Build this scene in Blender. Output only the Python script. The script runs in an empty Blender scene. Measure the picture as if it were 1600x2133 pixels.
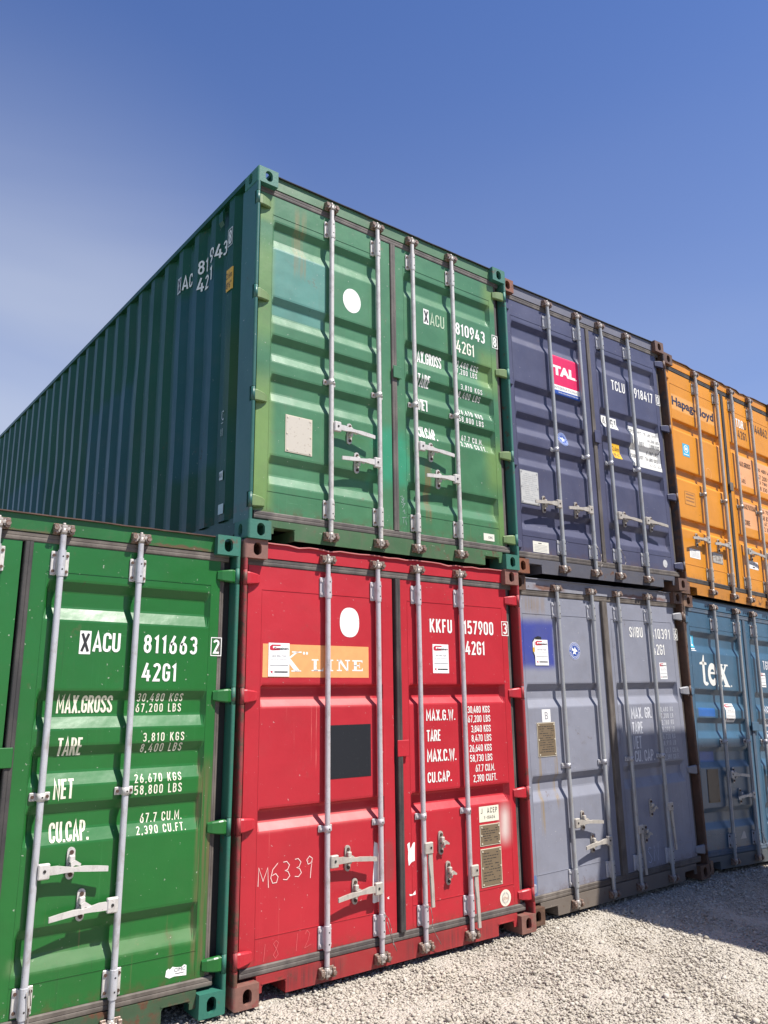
import bpy, bmesh, math, random
import numpy as np
from mathutils import Matrix, Vector

random.seed(7)
SC = bpy.context.scene
COL = SC.collection

# ------------------------------------------------------------------ camera, world, sun, exposure
CAM_POS = (-2.28518, -4.16741, 1.69294)
YAW, PITCH, ROLL = 0.636804, 0.227721, -0.0035925
def make_camera():
    fwd = Vector((math.sin(YAW)*math.cos(PITCH), math.cos(YAW)*math.cos(PITCH), math.sin(PITCH)))
    r = fwd.cross(Vector((0, 0, 1))).normalized()
    u = r.cross(fwd)
    c, s = math.cos(ROLL), math.sin(ROLL)
    r, u = r*c + u*s, u*c - r*s
    m = Matrix((r, u, -fwd)).transposed().to_4x4()
    m.translation = Vector(CAM_POS)
    cam = bpy.data.cameras.new('camera')
    cam.sensor_fit = 'HORIZONTAL'; cam.sensor_width = 36.0
    cam.lens = 1640.08/1600*36.0
    cam.shift_x = 64.0/1600; cam.shift_y = -13.2/1600
    cam.clip_start = 0.05; cam.clip_end = 3000
    o = bpy.data.objects.new('camera', cam); COL.objects.link(o)
    o.matrix_world = m
    SC.camera = o
make_camera()

SUN_DIR = Vector((0.52, -1.0, 1.84)).normalized()
SUN_EL = math.asin(SUN_DIR.z)
SUN_AZ = math.atan2(SUN_DIR.x, SUN_DIR.y)

def make_world():
    w = bpy.data.worlds.new('World'); SC.world = w; w.use_nodes = True
    nt = w.node_tree; N = nt.nodes; L = nt.links; N.clear()
    out = N.new('ShaderNodeOutputWorld'); bg = N.new('ShaderNodeBackground')
    sky = N.new('ShaderNodeTexSky'); sky.sky_type = 'NISHITA'; sky.sun_disc = False
    sky.sun_elevation = SUN_EL; sky.sun_rotation = SUN_AZ
    sky.altitude = 200; sky.air_density = 1.15; sky.dust_density = 0.25; sky.ozone_density = 3.0
    tint = N.new('ShaderNodeMixRGB'); tint.blend_type = 'MULTIPLY'; tint.inputs[0].default_value = 1
    tint.inputs[2].default_value = (1.04, 1.20, 1.72, 1)
    L.new(sky.outputs[0], tint.inputs[1])
    # thin high cloud: a broad veil low in the north-west and faint streaks
    tc = N.new('ShaderNodeTexCoord'); mp = N.new('ShaderNodeMapping')
    mp.inputs['Rotation'].default_value = (0.25, 0.35, 0.6)
    mp.inputs['Scale'].default_value = (1.0, 1.3, 3.6)
    no = N.new('ShaderNodeTexNoise'); no.inputs['Scale'].default_value = 1.0; no.inputs['Detail'].default_value = 4
    no.inputs['Roughness'].default_value = 0.42; no.inputs['Distortion'].default_value = 0.5
    L.new(tc.outputs['Generated'], mp.inputs[0]); L.new(mp.outputs[0], no.inputs[0])
    def rng(sock, a, b, lo, hi):
        r = N.new('ShaderNodeMapRange'); r.clamp = True; r.interpolation_type = 'SMOOTHSTEP'
        for k, v in zip(('From Min', 'From Max', 'To Min', 'To Max'), (a, b, lo, hi)): r.inputs[k].default_value = v
        L.new(sock, r.inputs[0]); return r.outputs[0]
    def mth(op, a, b):
        n = N.new('ShaderNodeMath'); n.operation = op
        for s_, v in ((a, 0), (b, 1)):
            if isinstance(s_, float): n.inputs[v].default_value = s_
            else: L.new(s_, n.inputs[v])
        return n.outputs[0]
    sx = N.new('ShaderNodeSeparateXYZ'); L.new(tc.outputs['Generated'], sx.inputs[0])
    low = rng(sx.outputs[2], 0.78, 0.05, 0.0, 1.0)
    dt = N.new('ShaderNodeVectorMath'); dt.operation = 'DOT_PRODUCT'; L.new(tc.outputs['Generated'], dt.inputs[0]); dt.inputs[1].default_value = (0.15, 0.95, 0.28)
    lobe = rng(dt.outputs['Value'], 0.87, 1.03, 0.0, 0.66)
    st = rng(no.outputs[0], 0.36, 0.72, 0.0, 1.0)
    fac = mth('ADD', mth('MULTIPLY', low, 0.30), mth('MULTIPLY', lobe, mth('ADD', mth('MULTIPLY', st, 0.40), 0.42)))
    fac = mth('ADD', fac, mth('MULTIPLY', mth('MULTIPLY', st, low), 0.18))
    fac = mth('MINIMUM', fac, 0.85)
    mx = N.new('ShaderNodeMixRGB'); L.new(fac, mx.inputs[0]); L.new(tint.outputs[0], mx.inputs[1])
    mx.inputs[2].default_value = (6.9, 7.5, 8.9, 1)
    L.new(mx.outputs[0], bg.inputs[0]); bg.inputs[1].default_value = 0.054
    L.new(bg.outputs[0], out.inputs[0])
make_world()
sl = bpy.data.lights.new('sun', 'SUN'); sl.energy = 5.0; sl.angle = math.radians(0.53); sl.color = (1.0, 0.955, 0.89)
so = bpy.data.objects.new('sun', sl); COL.objects.link(so)
so.rotation_euler = (-SUN_DIR).to_track_quat('-Z', 'Y').to_euler()
so.location = (3, -8, 12)
SC.view_settings.view_transform = 'Standard'; SC.view_settings.look = 'None'
SC.view_settings.exposure = 0.70; SC.view_settings.gamma = 1.0; SC.view_settings.use_curve_mapping = False

# ------------------------------------------------------------------ materials
def srgb(h):
    h = h.lstrip('#'); v = [int(h[i:i+2], 16)/255 for i in (0, 2, 4)]
    return tuple(((c/12.92) if c <= 0.04045 else ((c+0.055)/1.055)**2.4) for c in v) + (1,)

ALB = 0.76
RUST = (0.085, 0.036, 0.018, 1)
DIRT = (0.13, 0.105, 0.08, 1)

class MT:
    def __init__(s, name, rough=0.45, metal=0.0, spec=0.5):
        s.m = bpy.data.materials.new(name); s.m.use_nodes = True
        s.N = s.m.node_tree.nodes; s.L = s.m.node_tree.links
        s.b = s.N['Principled BSDF']; s.b.inputs['Roughness'].default_value = rough
        s.b.inputs['Metallic'].default_value = metal
        s.b.inputs['Specular IOR Level'].default_value = spec
        s.tc = s.N.new('ShaderNodeTexCoord'); s.sep = None
    def sock(s, v, inp):
        if hasattr(v, 'is_output') or isinstance(v, bpy.types.NodeSocket): s.L.new(v, inp)
        else: inp.default_value = v
    def noise(s, scale=5, detail=4, rough=0.5, stretch=(1, 1, 1), off=(0, 0, 0), dist=0):
        mp = s.N.new('ShaderNodeMapping'); mp.inputs['Scale'].default_value = stretch; mp.inputs['Location'].default_value = off
        s.L.new(s.tc.outputs['Object'], mp.inputs[0])
        n = s.N.new('ShaderNodeTexNoise'); n.inputs['Scale'].default_value = scale; n.inputs['Detail'].default_value = detail
        n.inputs['Roughness'].default_value = rough; n.inputs['Distortion'].default_value = dist
        s.L.new(mp.outputs[0], n.inputs[0]); return n.outputs[0]
    def ramp(s, v, a, b, lo=0.0, hi=1.0, smooth=False):
        r = s.N.new('ShaderNodeMapRange'); r.clamp = True
        if smooth: r.interpolation_type = 'SMOOTHSTEP'
        for k, x in zip(('From Min', 'From Max', 'To Min', 'To Max'), (a, b, lo, hi)): r.inputs[k].default_value = x
        s.L.new(v, r.inputs[0]); return r.outputs[0]
    def math(s, op, a, b=0.0):
        n = s.N.new('ShaderNodeMath'); n.operation = op; s.sock(a, n.inputs[0]); s.sock(b, n.inputs[1]); return n.outputs[0]
    def mix(s, f, a, b, mode='MIX'):
        n = s.N.new('ShaderNodeMixRGB'); n.blend_type = mode
        s.sock(f, n.inputs[0]); s.sock(a, n.inputs[1]); s.sock(b, n.inputs[2]); return n.outputs[0]
    def xyz(s):
        if s.sep is None:
            s.sep = s.N.new('ShaderNodeSeparateXYZ'); s.L.new(s.tc.outputs['Object'], s.sep.inputs[0])
        return s.sep.outputs
    def boxmask(s, ax, a0, a1, z0, z1, soft=0.01, warp=0.0, wscale=6, zsoft=None):
        o = s.xyz(); x = o[ax]; z = o[2]
        zs = zsoft if zsoft else soft
        if warp:
            w = s.ramp(s.noise(wscale, 3), 0, 1, -warp, warp)
            x = s.math('ADD', x, w); z = s.math('ADD', z, w)
        m = s.math('MULTIPLY', s.ramp(x, a0-soft, a0+soft, smooth=True), s.ramp(x, a1-soft, a1+soft, 1, 0, True))
        m2 = s.math('MULTIPLY', s.ramp(z, z0-zs, z0+zs, smooth=True), s.ramp(z, z1-zs, z1+zs, 1, 0, True))
        return s.math('MULTIPLY', m, m2)
    def bump(s, h, strength=0.2, dist=0.01):
        b = s.N.new('ShaderNodeBump'); b.inputs['Strength'].default_value = strength; b.inputs['Distance'].default_value = dist
        s.L.new(h, b.inputs['Height'])
        prev = s.b.inputs['Normal'].links
        if prev: s.L.new(prev[0].from_socket, b.inputs['Normal'])
        s.L.new(b.outputs[0], s.b.inputs['Normal'])
    def out(s, c):
        s.sock(c, s.b.inputs['Base Color']); return s.m

def paint(name, base, rust=0.3, dirt=0.3, fade=0.10, rough=0.42, patches=(), seed=0.0, chips=True, streak=1.0, light=None, spec=0.5):
    """weathered gloss paint: tonal fading, vertical run marks, rust chips, dust specks"""
    t = MT(name, rough, 0.0, spec)
    base = tuple(b*ALB for b in base[:3]); so_ = (seed*3.1, seed*1.7, seed*2.3)
    c = t.mix(t.ramp(t.noise(0.9, 3, off=so_), 0.3, 0.7), tuple(b*(1-fade) for b in base[:3])+(1,), tuple(min(1, b*(1+fade)) for b in base[:3])+(1,))
    if light:   # chalky bleaching
        c = t.mix(t.ramp(t.noise(2.2, 5, 0.6, off=so_), 0.45, 0.75, 0, 0.35), c, light)
    for p in patches: c = p(t, c)
    # vertical run marks
    st = t.noise(1.0, 5, 0.65, stretch=(38, 38, 1.3), off=so_)
    mk = t.ramp(t.noise(1.7, 3, off=so_), 0.42, 0.7)
    c = t.mix(t.math('MULTIPLY', t.ramp(st, 0.55, 0.80, 0, 0.55*dirt*streak), mk), c, DIRT)
    st2 = t.noise(1.0, 4, 0.6, stretch=(55, 55, 1.0), off=(so_[0]+9, 2, 1))
    c = t.mix(t.math('MULTIPLY', t.ramp(st2, 0.60, 0.82, 0, 0.30*streak), mk), c, tuple(min(1, b*1.9+0.05) for b in base[:3])+(1,))
    # blotchy grime
    c = t.mix(t.ramp(t.noise(7, 6, 0.65, off=so_), 0.50, 0.80, 0, 0.45*dirt), c, DIRT)
    # tiny pale specks
    c = t.mix(t.ramp(t.noise(55, 2, 0.5, off=so_), 0.735, 0.76, 0, 0.5*streak), c, (0.55, 0.52, 0.47, 1))
    if rust > 0:
        a = t.noise(14, 6, 0.7, off=so_); b = t.noise(3.0, 3, off=(so_[0]+4, 1, 0))
        f = t.math('MULTIPLY', t.ramp(a, 0.62-0.10*rust, 0.69-0.08*rust), t.ramp(b, 0.56-0.12*rust, 0.72-0.15*rust))
        rc = t.mix(t.noise(30, 3), (0.05, 0.022, 0.012, 1), (0.16, 0.065, 0.03, 1))
        c = t.mix(t.math('MULTIPLY', f, min(1, 0.5+rust)), c, rc)
        rr = t.ramp(f, 0, 1, rough, 0.85); t.sock(rr, t.b.inputs['Roughness'])
    # rust creeping up from the bottom edge, scuffs and scratches
    if rust > 0:
        e = t.math('MULTIPLY', t.math('MULTIPLY', t.ramp(t.xyz()[2], 0.190, 0.25, 1, 0), t.ramp(t.xyz()[2], 0.165, 0.18)), t.ramp(t.noise(22, 6, 0.7, off=so_), 0.44, 0.60))
        c = t.mix(t.math('MULTIPLY', e, min(0.8, 0.35+rust)), c, (0.11, 0.055, 0.03, 1))
    sc = t.ramp(t.noise(1.0, 2, 0.5, stretch=(7, 7, 130), off=(so_[0], 3, 7)), 0.735, 0.76)
    sc = t.math('MULTIPLY', sc, t.ramp(t.noise(2.5, 2, off=(so_[0]+2, 7, 1)), 0.58, 0.66, 0, 0.7))
    c = t.mix(sc, c, tuple(min(1, b*1.6+0.06) for b in base[:3])+(1,))
    hz = t.ramp(t.noise(3.1, 6, 0.62, off=(so_[0]+5, 2, 9)), 0.40, 0.72, 0, 0.30)
    c = t.mix(t.math('MULTIPLY', hz, 0.6+dirt*0.5), c, tuple(b*0.55 for b in base[:3])+(1,))
    t.bump(t.noise(2.4, 2, off=so_), 0.22, 0.05)
    t.bump(t.noise(6, 3, off=so_), 0.16, 0.02)
    t.bump(t.noise(160, 2), 0.05, 0.002)
    return t.out(c)

def patch(ax, a0, a1, z0, z1, col, soft=0.01, warp=0.0, amt=1.0, wscale=6, zsoft=None):
    return lambda t, c: t.mix(t.math('MULTIPLY', t.boxmask(ax, a0, a1, z0, z1, soft, warp, wscale, zsoft), amt), c, col)
def drip(x0, x1, z0, z1, col, amt=0.6, sc=75, thr=0.66):
    def f(t, c):
        n = t.ramp(t.noise(1.0, 3, 0.5, stretch=(sc, sc, 0.9), off=(x0*7, 0, z0)), thr, thr+0.05)
        g = t.ramp(t.noise(1.0, 3, 0.6, stretch=(14, 14, 2.2), off=(x1, 2, z1)), 0.42, 0.60)
        return t.mix(t.math('MULTIPLY', t.math('MULTIPLY', t.boxmask(0, x0, x1, z0, z1, 0.03, 0, 6, 0.12), t.math('MULTIPLY', n, g)), amt), c, col)
    return f
def stain(ax, a0, a1, z0, z1, col=(0.16, 0.075, 0.03, 1), amt=0.7):
    """rust run: streaky, fading"""
    def f(t, c):
        n = t.ramp(t.noise(1.0, 4, 0.6, stretch=(60, 60, 2.0)), 0.35, 0.7)
        m = t.math('MULTIPLY', t.boxmask(ax, a0, a1, z0, z1, 0.012, 0.006, 20, 0.06), n)
        return t.mix(t.math('MULTIPLY', m, amt), c, col)
    return f

def flat(name, col, rough=0.5, metal=0.0, var=0.06, bump=0.0, vscale=20):
    t = MT(name, rough, metal)
    c = t.mix(t.ramp(t.noise(vscale, 4), 0.3, 0.7), tuple(b*(1-var) for b in col[:3])+(1,), tuple(min(1, b*(1+var)) for b in col[:3])+(1,))
    if bump: t.bump(t.noise(90, 3), bump, 0.004)
    return t.out(c)

def casting_mat(name, paintcol, rustamt, seed=0, ra=(0.045, 0.024, 0.016, 1), rb=(0.15, 0.075, 0.045, 1)):
    t = MT(name, 0.6); paintcol = tuple(b*ALB for b in paintcol[:3])+(1,)
    r = t.mix(t.noise(18, 5), ra, rb)
    n = t.noise(9, 6, 0.7, off=(seed*2.0, seed, 0))
    c = t.mix(t.ramp(n, 0.62-0.35*rustamt, 0.72-0.35*rustamt), paintcol, r)
    c = t.mix(t.ramp(t.noise(5, 4, off=(seed, 5, 0)), 0.5, 0.8, 0, 0.35), c, DIRT)
    t.bump(t.noise(60, 5, 0.6), 0.35, 0.004)
    return t.out(c)

def worn(name, col, amt=0.5, under=(0.1, 0.1, 0.1, 1)):
    t = MT(name, 0.55)
    c = t.mix(t.ramp(t.noise(45, 5, 0.7), 0.60, 0.68, 0, amt), col, under)
    return t.out(c)
WHITE = worn('lettering white', (0.76, 0.75, 0.70, 1), 0.55, (0.36, 0.37, 0.34, 1))
CREAM = worn('lettering cream', (0.72, 0.70, 0.55, 1), 0.6, (0.30, 0.38, 0.24, 1))
WORN_GREEN = worn('worn cream lettering on green', (0.74, 0.73, 0.60, 1), 0.8, (0.05, 0.2, 0.08, 1))
WORN_BLUE = worn('worn white lettering on blue', (0.62, 0.63, 0.66, 1), 0.6, (0.2, 0.22, 0.32, 1))
BLACK = flat('print black', (0.02, 0.02, 0.022, 1), 0.5)
NAVYINK = flat('print navy', (0.03, 0.03, 0.055, 1), 0.5)
RED_INK = flat('print red', (0.50, 0.02, 0.045, 1), 0.5)
MAGENTA = flat('banner crimson', (0.62, 0.015, 0.09, 1), 0.45)
BLUE_INK = flat('print blue', (0.02, 0.07, 0.32, 1), 0.5)
CYAN_INK = flat('print cyan', (0.05, 0.42, 0.62, 1), 0.5)
GREY_INK = flat('print grey', (0.25, 0.25, 0.26, 1), 0.6)
PAPER = flat('sticker paper', (0.80, 0.79, 0.76, 1), 0.45, var=0.03)
PAPER_OLD = worn('aged sticker paper', (0.66, 0.64, 0.55, 1), 0.5, (0.35, 0.33, 0.28, 1))
ORANGE_BAN = flat('faded orange banner', (0.80, 0.34, 0.13, 1), 0.5)
YELLOW_ST = flat('yellow sticker', (0.75, 0.42, 0.02, 1), 0.45)
YELLOW_OLD = worn('faded yellow sticker', (0.55, 0.33, 0.04, 1), 0.5, (0.1, 0.1, 0.06, 1))
CHARCOAL = worn('black painted square', (0.008, 0.010, 0.014, 1), 0.30, (0.05, 0.055, 0.06, 1))
SILVER = worn('weathered aluminium plate', (0.47, 0.43, 0.36, 1), 0.9, (0.20, 0.13, 0.08, 1))
BRASS = worn('weathered brass plate', (0.17, 0.125, 0.075, 1), 0.6, (0.10, 0.07, 0.04, 1))
PLATE_RIM = flat('plate rim', (0.55, 0.50, 0.38, 1), 0.5)
PALEPLATE = worn('pale bare plate', (0.45, 0.45, 0.43, 1), 0.3, (0.3, 0.28, 0.25, 1))
CHALK = flat('chalk marks', (0.75, 0.55, 0.50, 1), 0.8)
CHALK_FAINT = flat('faint chalk marks', (0.62, 0.12, 0.12, 1), 0.8)
CHALK_PALE = flat('pale chalk marks', (0.36, 0.40, 0.42, 1), 0.8)
def make_steel(name, col, rust=0.3, seed=0):
    t = MT(name, 0.42, 0.15)
    c = t.mix(t.ramp(t.noise(4, 4, 0.6, stretch=(1, 1, 0.4), off=(seed, 0, 0)), 0.3, 0.7), tuple(b*0.86 for b in col[:3])+(1,), col)
    c = t.mix(t.ramp(t.noise(26, 5, 0.65, stretch=(1, 1, 0.5), off=(seed, 3, 0)), 0.50, 0.72, 0, 0.7), c, (0.27, 0.24, 0.21, 1))
    c = t.mix(t.ramp(t.noise(60, 4, 0.7, off=(seed, 0, 2)), 0.70-0.12*rust, 0.76-0.1*rust, 0, 0.9), c, (0.14, 0.06, 0.03, 1))
    t.bump(t.noise(50, 3), 0.15, 0.003)
    return t.out(c)
GALV = make_steel('galvanised steel', (0.50, 0.50, 0.52, 1), 0.35)
GALV_PINK = make_steel('white primed steel', (0.54, 0.50, 0.51, 1), 0.35, 2)
GALV_WARM = make_steel('pale steel paint', (0.60, 0.57, 0.53, 1), 0.45, 4)
GALV_DULL = make_steel('dull grey steel', (0.37, 0.38, 0.38, 1), 0.5, 6)
GALV_TAN = make_steel('tan stained steel', (0.48, 0.44, 0.38, 1), 0.5, 8)
CAM_RUST = make_steel('rusty cam steel', (0.24, 0.18, 0.145, 1), 1.9, 5)
CAM_DULL = make_steel('dull cam steel', (0.40, 0.36, 0.32, 1), 1.2, 3)
BOLT = flat('rusty bolt', (0.09, 0.05, 0.035, 1), 0.7, 0.2, 0.3)
BLACKHOLE = flat('black bolt', (0.02, 0.018, 0.016, 1), 0.7)
RUBBER = None
def rubber(name, col, dust=0.4):
    t = MT(name, 0.75)
    c = t.mix(t.ramp(t.noise(8, 5, 0.6, stretch=(1, 1, 0.5)), 0.4, 0.75, 0, dust), col, (0.22, 0.19, 0.16, 1))
    t.bump(t.noise(70, 3), 0.2, 0.003)
    return t.out(c)
RUB_GREY = rubber('dusty grey door rubber', (0.070, 0.060, 0.055, 1), 0.6)
RUB_BLACK = rubber('black door rubber', (0.030, 0.028, 0.028, 1), 0.25)
RUB_BROWN = rubber('dirty brown rubber', (0.085, 0.070, 0.058, 1), 0.7)
RUB_GAP_SHADE = rubber('black seal and post gap shade', (0.008, 0.008, 0.008, 1), 0.03)  # near-black, so the gap beside the post carries its shade in the colour
RUB_BLUE = rubber('blue painted rubber', (0.06, 0.10, 0.15, 1), 0.4)
DARKIN_SHADE = flat('dark inner steel and lip shade', (0.02, 0.02, 0.02, 1), 0.9)  # inner parts; on roof lips the black stands in for their shaded underside
WIRE = flat('seal wire', (0.25, 0.22, 0.20, 1), 0.5, 0.5)

# ------------------------------------------------------------------ mesh helpers
class MB:
    def __init__(s): s.v = []; s.f = []; s.m = []; s.s = []; s.mi = 0
    def face(s, idx, smooth=False): s.f.append(idx); s.m.append(s.mi); s.s.append(smooth)
    def box(s, x0, x1, y0, y1, z0, z1):
        b = len(s.v)
        s.v += [(x, y, z) for z in (z0, z1) for y in (y0, y1) for x in (x0, x1)]
        for q in ((0, 2, 3, 1), (4, 5, 7, 6), (0, 1, 5, 4), (2, 6, 7, 3), (0, 4, 6, 2), (1, 3, 7, 5)): s.face([b+i for i in q])
    def cbox(s, x0, x1, y0, y1, z0, z1, c=0.003):
        """box with chamfered edges"""
        b = len(s.v); xs = (x0, x1); ys = (y0, y1); zs = (z0, z1); idx = {}
        sg = (1, -1)
        for i in (0, 1):
            for j in (0, 1):
                for k in (0, 1):
                    for a in (0, 1, 2):
                        p = [xs[i]+sg[i]*c, ys[j]+sg[j]*c, zs[k]+sg[k]*c]
                        p[a] = (xs, ys, zs)[a][(i, j, k)[a]]
                        idx[(i, j, k, a)] = len(s.v); s.v.append(tuple(p))
        def q(l): s.face(l)
        for i in (0, 1):
            l = [idx[(i, j, k, 0)] for j, k in ((0, 0), (1, 0), (1, 1), (0, 1))]; q(l if i else l[::-1])
            l = [idx[(j, i, k, 1)] for j, k in ((0, 0), (1, 0), (1, 1), (0, 1))]; q(l[::-1] if i else l)
            l = [idx[(j, k, i, 2)] for j, k in ((0, 0), (1, 0), (1, 1), (0, 1))]; q(l if i else l[::-1])
        for i in (0, 1):
            for j in (0, 1):
                q([idx[(i, j, 0, 0)], idx[(i, j, 1, 0)], idx[(i, j, 1, 1)], idx[(i, j, 0, 1)]])
                q([idx[(i, 0, j, 0)], idx[(i, 1, j, 0)], idx[(i, 1, j, 2)], idx[(i, 0, j, 2)]])
                q([idx[(0, i, j, 1)], idx[(1, i, j, 1)], idx[(1, i, j, 2)], idx[(0, i, j, 2)]])
                for k in (0, 1): q([idx[(i, j, k, a)] for a in (0, 1, 2)])
    def prism(s, poly, axis, a, b, smooth=False):
        """poly of (p,q); axis 'z': (x,y) extruded in z; 'y': (x,z) in y; 'x': (y,z) in x"""
        n = len(poly); base = len(s.v)
        for t in (a, b):
            for p, q in poly:
                s.v.append({'z': (p, q, t), 'y': (p, t, q), 'x': (t, p, q)}[axis])
        s.face([base+i for i in range(n)][::-1]); s.face([base+n+i for i in range(n)])
        for i in range(n): s.face([base+i, base+(i+1) % n, base+n+(i+1) % n, base+n+i], smooth)
    def cyl(s, p0, p1, r0, r1=None, n=12, caps=True):
        r1 = r0 if r1 is None else r1
        p0 = Vector(p0); p1 = Vector(p1); d = (p1-p0).normalized()
        a = d.orthogonal().normalized(); b = d.cross(a); base = len(s.v)
        for p, r in ((p0, r0), (p1, r1)):
            for i in range(n):
                t = 2*math.pi*i/n; s.v.append(tuple(p + a*math.cos(t)*r + b*math.sin(t)*r))
        for i in range(n): s.face([base+i, base+(i+1) % n, base+n+(i+1) % n, base+n+i], True)
        if caps: s.face([base+i for i in range(n)][::-1]); s.face([base+n+i for i in range(n)])
    def tube(s, pts, r, n=6):
        for a, b in zip(pts[:-1], pts[1:]): s.cyl(a, b, r, n=n)
    def mesh(s, name):
        me = bpy.data.meshes.new(name); me.from_pydata(s.v, [], s.f)
        me.polygons.foreach_set('material_index', s.m); me.polygons.foreach_set('use_smooth', s.s)
        me.update()
        bm = bmesh.new(); bm.from_mesh(me); bmesh.ops.recalc_face_normals(bm, faces=bm.faces); bm.to_mesh(me); bm.free()
        return me

def put(name, me, mats, parent, loc=(0, 0, 0), rot=(0, 0, 0), label=None):
    """link a mesh object; materials sit on the object so that alike parts share their mesh"""
    if isinstance(me, MB): me = me.mesh(name)
    if not isinstance(mats, (list, tuple)): mats = [mats]
    o = bpy.data.objects.new(name, me); COL.objects.link(o)
    while len(me.materials) < len(mats): me.materials.append(None)
    for i, m in enumerate(mats):
        o.material_slots[i].link = 'OBJECT'; o.material_slots[i].material = m
    o.parent = parent; o.location = loc; o.rotation_euler = rot
    if label: o['label'] = label
    return o

# ---------------- text as flat meshes, draped over corrugated sheet
_glyph = {}
def text_mesh(s, bold=0.0, spacing=1.0):
    k = (s, bold, spacing)
    if k not in _glyph:
        cu = bpy.data.curves.new('t', 'FONT'); cu.body = s; cu.resolution_u = 3; cu.offset = bold; cu.space_character = spacing
        o = bpy.data.objects.new('t', cu); COL.objects.link(o)
        bpy.context.view_layer.update()
        dg = bpy.context.evaluated_depsgraph_get()
        me = bpy.data.meshes.new_from_object(o.evaluated_get(dg))
        v = [(w.co.x, w.co.y) for w in me.vertices]; f = [tuple(p.vertices) for p in me.polygons]
        bpy.data.objects.remove(o); bpy.data.curves.remove(cu); bpy.data.meshes.remove(me)
        _glyph[k] = (v, f)
    return _glyph[k]

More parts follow.
